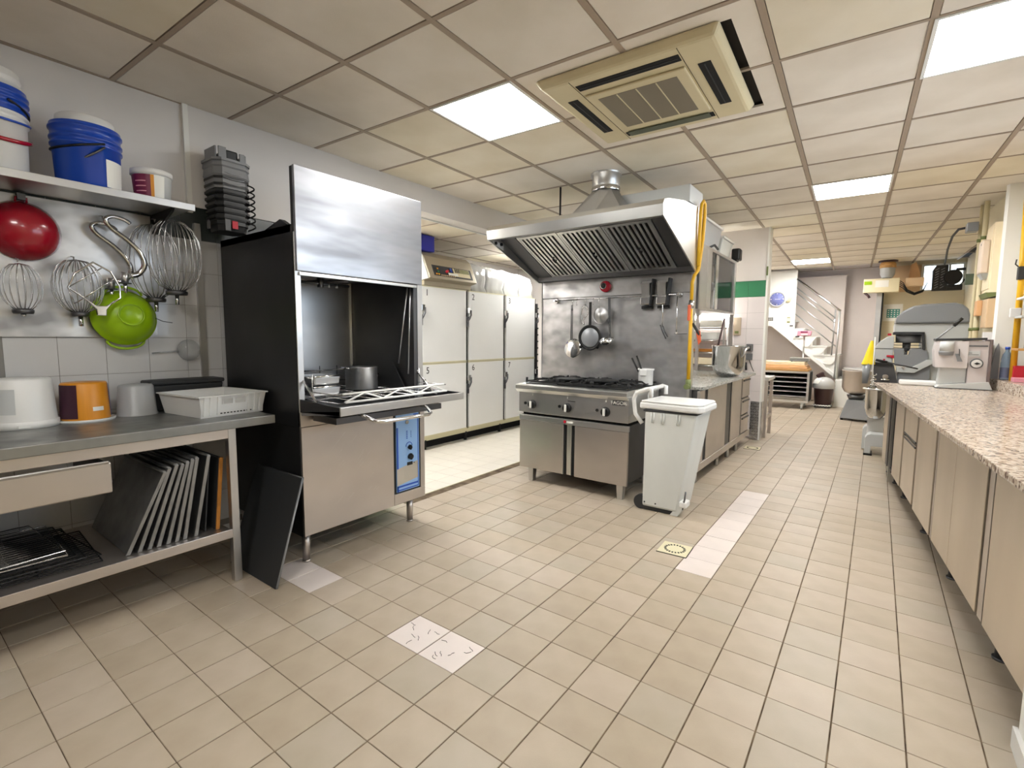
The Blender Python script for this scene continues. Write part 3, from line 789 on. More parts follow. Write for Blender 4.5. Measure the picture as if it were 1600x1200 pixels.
tops = [.868, .888, .919, .945, .968, .99, 1.01, 1.064]
bots = [.70, .745, .785, .822, .862, .90, .935, .985]
hts = [.645, .66, .67, .667, .675, .683, .688, .69]
def leaning(t, name, m, yb, yt, zb, zt, x0, x1, th, parent_bevel=.002):
    M = MB()
    M.add([(x0, yb, zb), (x1, yb, zb), (x1, yb + th, zb), (x0, yb + th, zb), (x0, yt, zt), (x1, yt, zt), (x1, yt + th, zt), (x0, yt + th, zt)],
          [(0, 3, 2, 1), (4, 5, 6, 7), (0, 1, 5, 4), (1, 2, 6, 5), (2, 3, 7, 6), (3, 0, 4, 7)])
    return M.put(name, m, t, bevel=parent_bevel)
for k in range(8):
    t = thing('baking_tray', 'aluminium baking tray upright on the lower shelf, ' + names[k], 'tray', (-3.0, bots[k], .286), group='upright baking trays')
    leaning(t, 'sheet', alum, bots[k] + .003, tops[k] + .003, .287, hts[k], -3.30, -2.735, .004)
    leaning(t, 'rim', alum, bots[k] - .005, tops[k] - .005, .287, hts[k], -2.742, -2.73, .018)
    MB().tube([(-3.30, tops[k] + .003, hts[k]), (-2.735, tops[k] + .003, hts[k])], .008, 6).put('rolled_edge', alum, t)
t = thing('chopping_board', 'dark board with orange wooden edge leaning inside the right table leg', 'board', (-3.0, 1.11, .286))
leaning(t, 'board', black2, 1.085, 1.12, .287, .665, -3.3, -2.745, .02)
leaning(t, 'wooden_edge', wood_d, 1.086, 1.121, .287, .667, -2.745, -2.735, .018)
t = thing('tray', 'dark grey tray leaning just left of the orange edged board', 'tray', (-3.0, 1.05, .286))
leaning(t, 'sheet', black2, 1.04, 1.075, .287, .65, -3.3, -2.76, .008)
# grey panel leaning between table and dishwasher
t = thing('panel', 'dark grey flat panel with pale edge leaning on the floor between worktable and dishwasher', 'panel', (-2.6, 1.27, 0))
P0 = [(-2.417, 1.223, .002), (-2.915, 1.223, .002), (-2.99, 1.432, .525), (-2.492, 1.432, .527)]
n_ = Vector((-.0, .016, .002))
def slabq(pts, n, nm, m, par, bv=0):
    M = MB(); q = [Vector(p) for p in pts]; M.add(q + [p + n for p in q], [(0, 1, 2, 3), (7, 6, 5, 4), (0, 4, 5, 1), (1, 5, 6, 2), (2, 6, 7, 3), (3, 7, 4, 0)]); return M.put(nm, m, par, bevel=bv)
slabq(P0, n_, 'sheet', black2, t, .002)
MB().tube([Vector(P0[0]) + n_ * .5, Vector(P0[3]) + n_ * .5], .006, 6).put('pale_edge', grey_m, t)
MB().tube([Vector(P0[2]) + n_ * .5, Vector(P0[3]) + n_ * .5], .005, 6).put('top_edge', steel_dark, t)

# stack of nested bins hanging on the wall above the dishwasher corner
sx, sy = -3.27, 1.46
def bin_at(label, z, h, r, m, taper=.86, rot=0, grp=None, openp=False, lugs=True):
    t = thing('nested_bin', label, 'bin', (sx, sy, z), rot, group=grp, local=True)
    a, b = r, r * taper
    M = MB(); n = 8; c = .35
    def ring(rr, zz): 
        k = rr * (1 - c)
        return [(rr, -k, zz), (rr, k, zz), (k, rr, zz), (-k, rr, zz), (-rr, k, zz), (-rr, -k, zz), (-k, -rr, zz), (k, -rr, zz)]
    rings = [ring(b, 0), ring(b + (a - b) * .4, h * .4), ring(b + (a - b) * .4 + .006, h * .45), ring(b + (a - b) * .7, h * .7), ring(b + (a - b) * .7 + .006, h * .75), ring(a, h), ring(a + .008, h), ring(a + .008, h - .015)]
    vs = [v for q in rings for v in q]
    fs = [(i * 8 + k, i * 8 + (k + 1) % 8, (i + 1) * 8 + (k + 1) % 8, (i + 1) * 8 + k) for i in range(len(rings) - 1) for k in range(8)]
    M.add(vs, fs + [tuple(range(7, -1, -1))]); M.put('body', m, t)
    return t
zz = 1.935
for k in range(7):
    t = bin_at('black plastic bin, %s of the nested stack above the dishwasher corner' % ('lowest', 'second from the bottom', 'third from the bottom', 'fourth from the bottom', 'fifth from the bottom', 'sixth from the bottom', 'uppermost black one')[k], zz, .085, .094, black, grp='nested black bins')
    pts = [(.10 * 0 + .07 + .035 * math.sin(math.pi * q / 8), .085 + .03 * math.sin(math.pi * q / 8), .04 + .05 * q / 8 - .02) for q in range(9)]
    MB().tube(pts, .005, 6).put('handle', black, t)
    if k == 0:
        B(.092, .098, -.02, .012, .015, .06).put('red_tag', red_b, t); B(.092, .097, -.06, -.03, .0, .065).put('grey_patch', grey_d, t)
        B(-.06, -.03, -.099, -.091, .02, .07).put('grey_patch', grey_d, t)
    zz += .038
t = bin_at('ribbed grey plastic bin at the top of the black nested stack on the wall', zz - .02, .17, .102, bin_grey, .95)
for k in range(3):
    z = .03 + k * .03
    MB().tube([(.100, -.06, z), (.104, -.02, z - .006), (.104, .02, z - .006), (.100, .06, z)], .0035, 6).put('rib', bin_grey, t)
for (x0, x1, y0, y1) in ((.075, .085, -.075, -.03), (.075, .085, .045, .075), (-.085, -.075, -.075, .075), (-.07, .07, -.09, -.08), (-.07, .07, .08, .09)):
    MB().prism([(x0, y0), (x1, y0), (x1, y1), (x0, y1)], 'z', .165, .24 if y1 < .04 or x1 < .07 else .225).put('upright_tab', bin_grey, t, bevel=.003)
B(-.065, .068, -.03, .045, .14, .235).put('dark_insert', black, t, bevel=.01)

# ============================================================ DISHWASHER
t = thing('dishwasher', 'tall open steel rack dishwasher standing beside the left worktable', 'dishwasher', (-2.95, 1.9, 0))
X0, X1, Y0, Y1 = -3.38, -2.535, 1.455, 2.375
for x, y in ((X1 - .06, Y0 + .05), (X1 - .06, Y1 - .08), (X0 + .06, Y0 + .05), (X0 + .06, Y1 - .06)):
    lg = MB().cyl((x, y, .012), (x, y, .17), .021, .024).cyl((x, y, 0), (x, y, .012), .024).put('leg', steel_warm, t)
B(X0, X1, Y0, Y1, .172, .80).put('base_cabinet', steel_side_shaded, t, bevel=.003)
B(X1, X1 + .018, Y0, 2.095, .18, .802).put('front_panel', steel_warm, t, bevel=.002)
sc_ = MB(); rq2 = random.Random(11)
for q in range(26):
    yy, z_ = rq2.uniform(1.6, 2.02), rq2.uniform(.27, .74); L_ = rq2.uniform(.02, .07)
    sc_.add([(X1 + .0183, yy, z_), (X1 + .0183, yy + L_, z_ + L_ * .9), (X1 + .0183, yy + L_ + .0012, z_ + L_ * .9 - .0012)], [(0, 1, 2)])
sc_.put('scratches', steel_h, t, kind='stuff', normals=False)
B(X1, X1 + .014, 2.10, Y1, .18, .252).put('side_strip', steel_warm, t, bevel=.002)
B(X1, X1 + .014, 2.335, Y1, .252, .80).put('side_strip', steel_warm, t, bevel=.002)
B(X1, X1 + .006, 2.325, 2.335, .252, .80).put('gap', dark_in, t)
cp = B(X1, X1 + .010, 2.125, 2.325, .262, .80).put('control_panel', panel_bl, t, bevel=.001)
xx = X1 + .0105
B(xx, xx + .0008, 2.127, 2.14, .42, .70).put('dark_stripe', panel_bd, cp)
MB().box(xx, xx + .001, 2.127, 2.318, .29, .302).box(xx, xx + .001, 2.127, 2.318, .268, .276).box(xx, xx + .001, 2.312, 2.318, .27, .78).box(xx, xx + .001, 2.127, 2.14, .262, .302).put('border_line', panel_bd, cp)
MB().quad((xx + .0002, 2.127, .305), (xx + .0002, 2.312, .33), (xx + .0002, 2.312, .45), (xx + .0002, 2.127, .42)).put('worn_patch', steel_h, cp)
MB().cyl((xx, 2.215, .73), (xx + .008, 2.215, .73), .013).put('button', chrome, cp)
MB().cyl((xx, 2.235, .555), (xx + .02, 2.235, .555), .013).box(xx + .005, xx + .022, 2.231, 2.239, .54, .572).put('dial', black, cp)
MB().cyl((xx, 2.24, .49), (xx + .02, 2.24, .49), .018).box(xx + .005, xx + .022, 2.236, 2.244, .47, .512).put('dial', black, cp)
MB().tube([(xx, 2.235 + .028 * math.cos(a), .562 + .028 * math.sin(a)) for a in [math.pi * k / 8 for k in range(9)]], .0025, 5).put('dial_scale', panel_bd, cp)
B(xx, xx + .003, 2.215, 2.262, .43, .452).put('display', black, cp); MB().cyl((xx, 2.277, .441), (xx + .004, 2.277, .441), .003).put('lamp', black, cp)
mk = MB()
for q in range(5): mk.box(xx, xx + .0008, 2.212, 2.222, .615 + q * .012, .622 + q * .012)
for q in range(4): mk.box(xx, xx + .0008, 2.25, 2.255, .622 + q * .012, .629 + q * .012)
mk.box(xx, xx + .0008, 2.135, 2.165, .745, .752).box(xx, xx + .0008, 2.275, 2.31, .772, .78)
mk.put('printed_marks', panel_bd, cp, kind='stuff')
B(X1 - .005, X1 + .014, Y0, Y1, .803, .885).put('sill_panel', steel_warm, t, bevel=.002)
# wash chamber
B(X0, X1, Y0, Y0 + .02, .80, 1.90).put('side_wall', steel_side_shaded, t)
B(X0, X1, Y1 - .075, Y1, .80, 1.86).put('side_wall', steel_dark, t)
B(X0, X0 + .03, Y0 + .02, Y1 - .03, .80, 1.9).put('back_wall', steel_side_shaded, t)
B(X0 + .145, X0 + .16, Y0 + .02, Y1 - .075, .86, 1.70).put('inner_back', steel, t)
MB().box(X0 + .162, X0 + .166, Y0 + .43, Y0 + .434, .86, 1.7).box(X0 + .155, X0 + .178, Y1 - .09, Y1 - .075, .86, 1.7).put('inner_seam', chrome, t)
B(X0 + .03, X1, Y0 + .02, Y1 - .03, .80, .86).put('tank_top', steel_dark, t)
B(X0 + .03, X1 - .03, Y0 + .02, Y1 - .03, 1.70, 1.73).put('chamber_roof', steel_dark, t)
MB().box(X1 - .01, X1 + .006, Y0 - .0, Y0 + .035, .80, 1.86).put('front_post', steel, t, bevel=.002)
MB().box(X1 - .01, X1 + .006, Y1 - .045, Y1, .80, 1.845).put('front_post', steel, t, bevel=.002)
B(X0, X1 - .02, Y0, Y1, 1.86, 1.90).put('roof', steel_side_shaded, t)
MB().prism([(X0 + .55, 1.90), (X0 + .72, 1.94), (X0 + .80, 1.90)], 'y', Y0, Y0 + .03).put('roof_lug', steel_side_shaded, t)
# raised upper door
up = B(X1 + .002, X1 + .022, Y0 + .005, Y1 - .015, 1.655, 2.205).put('upper_door', steel_door, t, bevel=.003)
MB().box(X1 - .022, X1 + .002, Y0 + .005, Y0 + .02, 1.655, 2.20).box(X1 - .022, X1 + .002, Y1 - .03, Y1 - .015, 1.655, 2.20).put('side_fold', black2, up)
B(X1 - .0, X1 + .02, Y0 + .02, Y1 - .06, 1.632, 1.65).put('bottom_lip', steel_h, up, bevel=.002)
# upper spray arm
MB().tube([(X0 + .45, Y0 + .25, 1.645), (X0 + .45, Y1 - .3, 1.645)], .009, 8).tube([(X0 + .3, Y0 + .35, 1.66), (X0 + .62, Y0 + .5, 1.66)], .009, 8).cyl((X0 + .45, 1.86, 1.62), (X0 + .45, 1.86, 1.69), .02).put('spray_arm', steel_dark, t)
for dy in (-.16, .06, .12): MB().cyl((X0 + .45, 1.86 + dy, 1.625), (X0 + .45, 1.86 + dy, 1.65), .008).put('spray_nozzle', steel, t)
# lower door folded out flat
D0, D1, DX0, DX1 = Y0 + .005, Y1 + .01, X1 - .02, -2.165
fd = MB().add([(DX0, D0, .865), (DX1, D0, .905), (DX1, D1, .905), (DX0, D1, .865), (DX0, D0, .885), (DX1, D0, .925), (DX1, D1, .925), (DX0, D1, .885)], [(0, 3, 2, 1), (4, 5, 6, 7), (0, 1, 5, 4), (1, 2, 6, 5), (2, 3, 7, 6), (3, 0, 4, 7)]).put('folded_door', steel_worn, t)
MB().prism([(DX0, .885), (DX1, .902), (DX1, .943), (DX0 + .0, .96), (DX0, .95)], 'y', D0, D0 + .012).put('side_lip', steel_side_shaded, fd)
MB().prism([(DX0, .885), (DX1, .902), (DX1, .943), (DX0, .95)], 'y', D1 - .012, D1).put('side_lip', steel_side_shaded, fd)
B(DX1 - .004, DX1 + .008, D0, D1, .90, .945).put('front_lip', steel, fd, bevel=.002)
B(DX0 + .05, DX1 - .12, D0 + .06, D1 - .08, .835, .87).put('door_bracket', steel_dark, fd)
hp = [(DX1 - .05, 1.60, .90), (DX1 + .02, 1.60, .885), (DX1 + .075, 1.62, .862), (DX1 + .10, 1.66, .858), (DX1 + .10, 1.98, .858), (DX1 + .075, 2.02, .862), (DX1 + .02, 2.04, .885), (DX1 - .05, 2.04, .90)]
MB().tube(hp, .0105, 10).put('door_handle', chrome, fd)
for yy in (D0 + .02, D1 - .06):
    MB().tube([(X1 + .01, yy, 1.06), (X1 + .09, yy, .99), (DX1 - .22, yy, .935), (DX1 - .18, yy, .93)], .007, 8).put('door_stay', chrome, t)
MB().tube([(X1 - .02, Y1 - .085, 1.63), (X1 - .05, Y1 - .085, 1.05)], .006, 6).tube([(X1 - .02, Y1 - .11, 1.63), (X1 - .12, Y1 - .11, 1.12)], .005, 6).put('lift_rod', steel, t)
MB().prism([(X1 - .20, 1.13), (X1 - .02, .88), (X1 - .25, .88)], 'y', Y1 - .10, Y1 - .09).put('gusset', steel_dark, t)
# wire rack with pot and tins
rk = thing('dish_rack', 'wire dish rack pulled half out on the folded dishwasher door', 'rack', (-2.7, 1.9, .95))
xa, xb, ya, yb, z1, z2 = -3.08, -2.27, 1.53, 2.33, .948, 1.07
m = MB()
for (p, q) in (((xa, ya), (xb, yb)),):
    for z in (z1, z1 + .045): m.tube([(xa, ya, z), (xb, ya, z), (xb, yb, z), (xa, yb, z)], .0035, 6, True)
    m.tube([(xb - .25, ya, z2), (xa, ya, z2), (xa, yb, z2), (xb - .25, yb, z2)], .0055, 6)
    for k in range(7):
        y = ya + (yb - ya) * k / 6
        m.tube([(xa, y, z2 + .03), (xa, y, z1), (xb, y, z1)], .003, 5)
    for k in range(5):
        x = xa + (xb - .25 - xa) * k / 4
        m.tube([(x, ya, z2 + .02), (x, ya, z1), (x, yb, z1), (x, yb, z2 + .02)], .004, 5)
m.put('wire_basket', wire_m, rk, kind='stuff')
m = MB(); m.tube([(xb + .005, ya + .02, z1 + .05), (xb + .005, yb - .02, z1 + .05)], .006, 8)
m.tube([(xb + .03, ya + .02, z1 + .008), (xb + .03, yb - .02, z1 + .008)], .006, 8)
pts = []
for k in range(7): pts.append((xb + .02, ya + .02 + (yb - ya - .04) * k / 6, z1 + (.008 if k % 2 == 0 else .05)))
m.tube(pts, .005, 8).put('front_rails', bright_wall, rk)
t = thing('pot', 'brushed steel pot standing in the dish rack of the open dishwasher', 'pot', (-2.78, 2.05, .953))
MB().lathe([(0, .955), (.100, .955), (.104, .96), (.104, 1.10), (.107, 1.103), (.102, 1.103), (.099, .965), (0, .965)], (-2.78, 2.05, 0), 40).put('body', steel, t)
MB().tube([(-2.80, 1.952, 1.09), (-2.81, 1.92, 1.10), (-2.75, 1.92, 1.10), (-2.76, 1.952, 1.09)], .005, 6).put('handle', chrome, t)
for q, (lab, x, y, z, a, b) in enumerate((('square steel tin stacked at the left of the dish rack, upper one', -2.68, 1.66, 1.02, .1, .085), ('square steel tin at the left of the dish rack, lower one', -2.69, 1.66, .958, .105, .09), ('shallow steel tray lying in the dish rack right of the pot', -3.0, 2.235, .985, .11, .035))):
    t = thing('steel_tin', lab, 'tin', (x, y, z))
    MB().frustum((x - a, x + a, y - b, y + b, z), (x - a - .008, x + a + .008, y - b - .006, y + b + .006, z + .055)).put('body', steel, t, bevel=.012)
    MB().tube([(x + a + .01, y - b, z + .052), (x + a + .01, y + b, z + .052)], .006, 8).put('rolled_edge', chrome, t)
B(-3.35, -3.05, 2.25, 2.55, 0, .145).put('green_box', green_b, label='green plastic box on the floor under the dishwasher', cat='box', bevel=.01)

# ============================================================ COLD CABINET BANK
t = thing('cold_cabinet', 'white multi-door cold cabinet with numbered doors in the alcove behind the dishwasher', 'fridge', (-4.5, 4.9, 0))
FX1 = -4.08
B(-4.95, FX1 - .045, 3.03, 6.075, .10, 1.87).put('carcass', seal_m, t)
B(-4.9, FX1 - .12, 3.05, 6.05, 0.0, .10).put('plinth', dark_in, t)
edges = [(3.06, 3.79), (3.83, 4.56), (4.615, 5.315), (5.372, 6.07)]
num = [('4', '8'), ('1', '5'), ('2', '6'), ('3', '7')]
for (a, b), (n1, n2) in zip(edges, num):
    for z0_, z1_, lab in ((1.003, 1.868, n1), (.16, .992, n2)):
        d = B(FX1 - .04, FX1, a, b, z0_, z1_).put('door', fridge_w, t, bevel=.006)
        for e0, e1 in ((z0_ - .004, z0_ + .012), (z1_ - .008, z1_ + .003)): B(FX1 - .045, FX1 + .0006, a - .004, b + .004, e0, e1).put('door_edge', seal_m, d)
        text(lab, (FX1 + .001, a + .075, z1_ - .075), .105, black, d, FX, 'number')
    g = B(FX1 - .045, FX1 - .03, b, b + .058, .15, 1.87).put('hinge_gap', dark_in, t)
    for z in (1.55, .72):
        h = MB().box(FX1 - .01, FX1 + .02, b + .0, b + .03, z - .12, z + .0)
        h.tube([(FX1 + .01, b + .015, z - .06), (FX1 + .03, b + .03, z - .02), (FX1 + .03, b + .055, z + .02), (FX1 + .03, b + .055, z + .08)], .011, 8).put('door_handle', steel_dark, t)
        B(FX1 + .0, FX1 + .03, b + .01, b + .06, z + .04, z + .11).put('handle_grip', chrome, t, bevel=.006)
for y in (3.9, 4.6, 5.3, 6.0): MB().cyl((FX1 - .06, y, 0), (FX1 - .06, y, .11), .02).put('foot', iron, t)
B(-4.95, FX1 - .06, 3.03, 6.07, .10, .155).put('bottom_rail', seal_m, t)
# sloping control box on top
t = thing('control_box', 'sloping beige metal control box with coloured switches on top of the first white door', 'control box', (-4.3, 4.25, 1.872))
prof = [(-4.55, 1.875), (-4.09, 1.875), (-4.09, 1.93), (-3.99, 1.955), (-4.10, 2.20), (-4.17, 2.255), (-4.55, 2.25)]
MB().prism(prof, 'y', 3.87, 4.66).put('housing', mat('box_metal', rgb(172, 162, 142), .4, .5), t, bevel=.006)
MB().prism([(-4.56, 1.87), (-4.0, 1.945), (-4.11, 2.215), (-4.17, 2.26), (-4.56, 2.26)], 'y', 3.845, 3.87).put('end_cheek', bright_wall, t, bevel=.004)
MB().prism([(-4.56, 1.95), (-4.0, 1.95), (-4.11, 2.20), (-4.17, 2.24), (-4.56, 2.24)], 'y', 4.66, 4.675).put('end_cheek', grey_l, t)
sl = Vector((-4.10 + 3.99, 0, 2.20 - 1.955)).normalized(); nn = Vector((sl.z, 0, -sl.x))
def onslope(y, s_, d=.002): return Vector((-3.99, y, 1.955)) + sl * s_ + nn * d
def spatch(y0, y1, s0, s1, d, m, nm, par, th=.004):
    q = [onslope(y0, s0, d), onslope(y1, s0, d), onslope(y1, s1, d), onslope(y0, s1, d)]
    return slabq(q, nn * th, nm, m, par)
pf = spatch(3.95, 4.60, .035, .165, .0, black2, 'switch_panel', t)
spatch(4.28, 4.56, .05, .155, .005, beige_b, 'legend', pf, .002)
for q in range(9): spatch(4.31 + q * .028, 4.322 + q * .028, .10, .15, .008, gap_m if q < 3 else olive, 'switch', pf, .004)
for q, m_ in enumerate((orange, yellow, black, green_b, black, orange)): spatch(3.98 + (q % 2) * .035, 4.0 + (q % 2) * .035, .045 + (q // 2) * .035, .06 + (q // 2) * .035, .005, m_, 'lamp', pf, .005)
MB().cyl(onslope(4.16, .095, .004), onslope(4.16, .095, .03), .016).put('red_knob', red_b, pf)
spatch(4.18, 4.34, .055, .085, .01, paper, 'paper_strip', pf, .001)
for q in range(8): spatch(4.06 + q * .03, 4.075 + q * .03, .04, .052, .005, tan_b, 'lamp_row', pf, .003)
spatch(4.23, 4.26, .10, .15, .006, blue_pl, 'blue_switch', pf, .004)
# blue crate and plastic wrapped goods on top
B(-4.55, -4.13, 3.5, 4.08, 2.262, 2.438).put('crate', blue_pl2, label='deep blue plastic crate on top of the control box, under the alcove ceiling', cat='crate', bevel=.008)
def wrapped(y0, y1, h, lab, x0=-4.7):
    M = MB(); n = 10; vs = []; fs = []
    ring = [(x0, 0), (x0 + .02, h * .6), (x0 + .1, h), (-4.28, h * .98), (-4.16, h * .85), (-4.12, h * .5), (-4.14, h * .2), (-4.12, 0)]
    rr = random.Random(int(y0 * 100))
    for i in range(n + 1):
        y = y0 + (y1 - y0) * i / n
        k = 1 - .10 * (abs(i - n / 2) / (n / 2)) ** 4
        for (x, z) in ring: vs.append((x + rr.uniform(-.012, .012), y + rr.uniform(-.006, .006), 1.875 + z * k * rr.uniform(.96, 1.02)))
    m = len(ring)
    fs = [(i * m + k, i * m + (k + 1) % m, (i + 1) * m + (k + 1) % m, (i + 1) * m + k) for i in range(n) for k in range(m)]
    M.add(vs, fs, True); M.add(vs[:m], [tuple(range(m))]); M.add(vs[-m:], [tuple(range(m - 1, -1, -1))])
    o = M.put('wrapped_bundle', wrap_m, label=lab, cat='bundle', group='plastic wrapped bundles on the cold cabinet')
wrapped(4.70, 4.99, .38, 'clear plastic wrapped bundle right beside the sloping control box')
wrapped(5.0, 5.36, .37, 'clear plastic wrapped bundle, second from the sloping control box')
wrapped(5.37, 5.72, .36, 'clear plastic wrapped bundle, third from the sloping control box')
wrapped(5.73, 6.06, .34, 'clear plastic wrapped bundle farthest from the sloping control box')
# bakery rack trolley beyond
t = thing('rack_trolley', 'tall black bakery rack trolley seen between white cabinet and island back panel', 'trolley', (-3.8, 6.45, 0))
for x in (-4.13, -3.5):
    for y in (6.18, 6.75): B(x - .015, x + .015, y - .015, y + .015, .08, 1.80).put('post', steel_dark, t)
for k in range(16):
    z = .25 + k * .098
    MB().box(-4.12, -4.09, 6.18, 6.75, z, z + .02).box(-3.54, -3.51, 6.18, 6.75, z, z + .02).box(-4.12, -3.51, 6.17, 6.185, z, z + .008).put('runner', steel_dark, t)
    B(-4.08, -3.55, 6.2, 6.73, z + .02, z + .035).put('sheet', iron, t)
B(-4.13, -3.5, 6.73, 6.76, .08, 1.8).put('back_panel', dark_in, t)
for x in (-4.1, -3.53):
    for y in (6.2, 6.72): MB().cyl((x - .012, y, .04), (x + .012, y, .04), .04).put('castor', iron, t)

# ============================================================ COOKING RANGE
t = thing('cooking_range', 'steel gas range with six burners, three knobs and two-door base', 'stove', (-2.06, 3.95, 0))
RX0, RX1, RY0, RY1 = -2.575, -1.53, 3.60, 4.27
for x in (-2.47, -1.60):
    for y in (RY0 + .06, RY1 - .08): MB().frustum((x - .022, x + .022, y - .022, y + .022, 0), (x - .03, x + .03, y - .03, y + .03, .15)).put('leg', steel, t)
B(RX0, RX1, RY0 + .03, RY1, .14, .61).put('base_cabinet', steel_dark, t, bevel=.003)
B(RX0 - .004, RX1 + .004, RY0, RY0 + .03, .565, .612).put('top_rail', steel, t, bevel=.003)
dl = B(RX0, -2.115, RY0 + .004, RY0 + .03, .128, .562).put('door', steel_warm, t, bevel=.003)
d2 = B(-2.005, RX1, RY0 + .004, RY0 + .03, .125, .562).put('door', steel_warm, t, bevel=.003)
B(-2.085, -2.04, RY0 + .012, RY0 + .03, .128, .562).put('centre_post', steel_h, t, bevel=.004)
B(-2.115, -2.005, RY0 + .025, RY0 + .035, .128, .562).put('gap', dark_in, t)
MB().cyl((-2.10, RY0 - .001, .590), (-2.10, RY0 + .002, .590), .013).put('red_badge', red_b, t); B(-2.082, -2.02, RY0 - .001, RY0 + .001, .580, .597).put('badge_plate', label_w, t)
B(RX0 + .02, RX1 - .01, RY0 + .035, RY1, .61, .635).put('gap', dark_in, t)
B(RX0 - .005, RX1 + .004, RY0 - .004, RY1 - .02, .635, .845).put('control_housing', steel, t, bevel=.004)
MB().prism([(RY0 - .03, .845), (RY0 - .03, .88), (RY0 - .01, .888), (RY1, .888), (RY1, .84), (RY0 - .004, .815)], 'x', RX0 - .03, RX1 + .0).put('hob_top', steel_h, t, bevel=.004)
B(RX1 + .004, RX1 + .012, RY0 + .01, RY0 + .2, .64, .70).put('side_plate', steel_h, t)
fy = RY0 - .005
for x in (-2.43, -2.075, -1.72):
    k = MB().cyl((x, fy, .712), (x, fy - .03, .712), .040, .032, 24).put('knob', black, t)
    B(x - .009, x + .009, fy - .044, fy - .03, .682, .742).put('pointer', label_w, k, bevel=.003)
    MB().cyl((x - .075, fy, .718), (x - .075, fy - .008, .718), .013).put('igniter_button', black, t)
    B(x - .004, x + .004, fy - .001, fy, .79, .808).put('mark', label_w, t)
B(-2.07, -2.0, fy - .002, fy, .768, .773).put('slot', dark_in, t)
B(-1.665, -1.555, fy - .001, fy + .0, .772, .812).put('name_plate', steel_dark, t)
text('FAGOR', (-1.61, fy - .002, .792), .040, label_w, t, FYm, 'lettering')
# pan supports and burners
B(RX0 + .03, RX1 - .03, RY0 + .05, RY1 - .04, .8885, .895).put('spill_tray', iron, t)
for i in range(3):
    xa, xb = RX0 + .04 + i * .33, RX0 + .04 + i * .33 + .318
    for j in range(2):
        ya, yb = RY0 + .05 + j * .30, RY0 + .05 + j * .30 + .29
        cx, cy = (xa + xb) / 2, (ya + yb) / 2; zt = .93
        g = MB().tube([(xa, ya, .912), (xb, ya, .912), (xb, yb, .912), (xa, yb, .912)], .009, 6, True)
        for a in range(8):
            an = math.pi / 4 * a + .39; ex = .145 / max(abs(math.cos(an)), abs(math.sin(an)))
            g.tube([(cx + math.cos(an) * ex, cy + math.sin(an) * ex * .95, .912), (cx + math.cos(an) * .12, cy + math.sin(an) * .12, zt), (cx + math.cos(an) * .045, cy + math.sin(an) * .045, zt)], .007, 5)
        g.put('pan_support', iron, t)
        b = MB().lathe([(0, .90), (.055, .90), (.055, .912), (.04, .92), (0, .922)], (cx, cy, 0), 20).put('burner', iron, t)
    for cx2 in (xa, xb): MB().cyl((cx2, RY0 + .055, .90), (cx2, RY0 + .055, .945), .010).put('post', iron, t)
MB().cyl((-2.19, 3.82, .932), (-2.19, 3.82, .944), .12, .12, 28).put('hotplate', iron, label='round black iron plate on the left rear burners', cat='plate', bevel=.003)
t = thing('grill_disc', 'slotted black iron disc on the right rear burner of the range', 'plate', (-1.87, 3.85, .934))
MB().lathe([(.03, .934), (.13, .934), (.13, .946), (.03, .946), (.03, .934)], (-1.87, 3.85, 0), 28).put('disc', iron, t)

# splash panel behind the range with rail, utensils
t = thing('splash_panel', 'tall worn steel splash panel behind the gas range', 'panel', (-2.04, 4.33, 0))
B(-2.80, -1.295, 4.305, 4.36, 0, 1.695).put('lower_sheet', steel_worn, t, bevel=.002)
B(-2.80, -1.295, 4.30, 4.36, 1.698, 1.93).put('upper_sheet', steel_worn, t, bevel=.002)
B(-2.835, -2.80, 4.29, 4.37, 0, 1.88).put('edge_post', warm_wall, t)
B(-1.295, -1.275, 4.29, 4.37, 0, 1.93).put('edge_strip', steel_h, t)
B(-2.80, -1.285, 4.3605, 4.375, 0, 2.30).put('rear_sheet', steel_dark, t)
t = thing('utensil_rail', 'thin steel rail across the splash panel above the range', 'rail', (-2.0, 4.27, 1.67))
RY = 4.255
MB().tube([(-2.63, RY, 1.668), (-1.38, RY, 1.680)], .005, 8).put('rod', wire_m, t)
for x, z in ((-2.626, 1.668), (-1.389, 1.68)):
    MB().cyl((x, 4.298, z), (x, RY - .01, z), .010).cyl((x, 4.299, z), (x, 4.285, z), .026, .022, 20).put('bracket', chrome, t)
t = thing('emergency_knob', 'red round valve knob on the splash panel under the extractor hood', 'knob', (-2.09, 4.28, 1.78))
MB().cyl((-2.085, 4.299, 1.784), (-2.085, 4.27, 1.784), .055, .05, 28).put('ring', red_pl, t); MB().cyl((-2.10, 4.27, 1.789), (-2.10, 4.255, 1.789), .022, .018, 20).put('centre', black, t); MB().lathe([(.022, 0), (.03, 0), (.03, .004), (.022, .004), (.022, 0)], (-2.10, 4.27, 1.789), 20, Matrix.Rotation(R(90), 3, 'X')).put('collar', chrome, t)
def shook(x, z=1.672):
    return MB().tube([(x, RY + .004, z - .05), (x, RY - .012, z - .058), (x, RY - .014, z - .02), (x, RY - .006, z + .008), (x, RY + .006, z + .002)], .0028, 5)
shook(-2.41).put('s_hook', chrome, label='small steel hook holding the skimmer on the rail', cat='hook')
shook(-2.365).put('s_hook', chrome, label='small empty steel hook just right of the skimmer', cat='hook')
shook(-2.27).put('s_hook', chrome, label='small steel hook holding the steel tongs on the rail', cat='hook')
shook(-2.19).put('s_hook', chrome, label='small steel hook holding the black frying pan on the rail', cat='hook')
shook(-2.13).put('s_hook', chrome, label='small steel hook holding the little steel lid on the rail', cat='hook')
Yw = 4.235
t = thing('skimmer', 'long steel skimmer with round perforated head, leftmost on the rail', 'skimmer', (-2.4, Yw, 1.14))
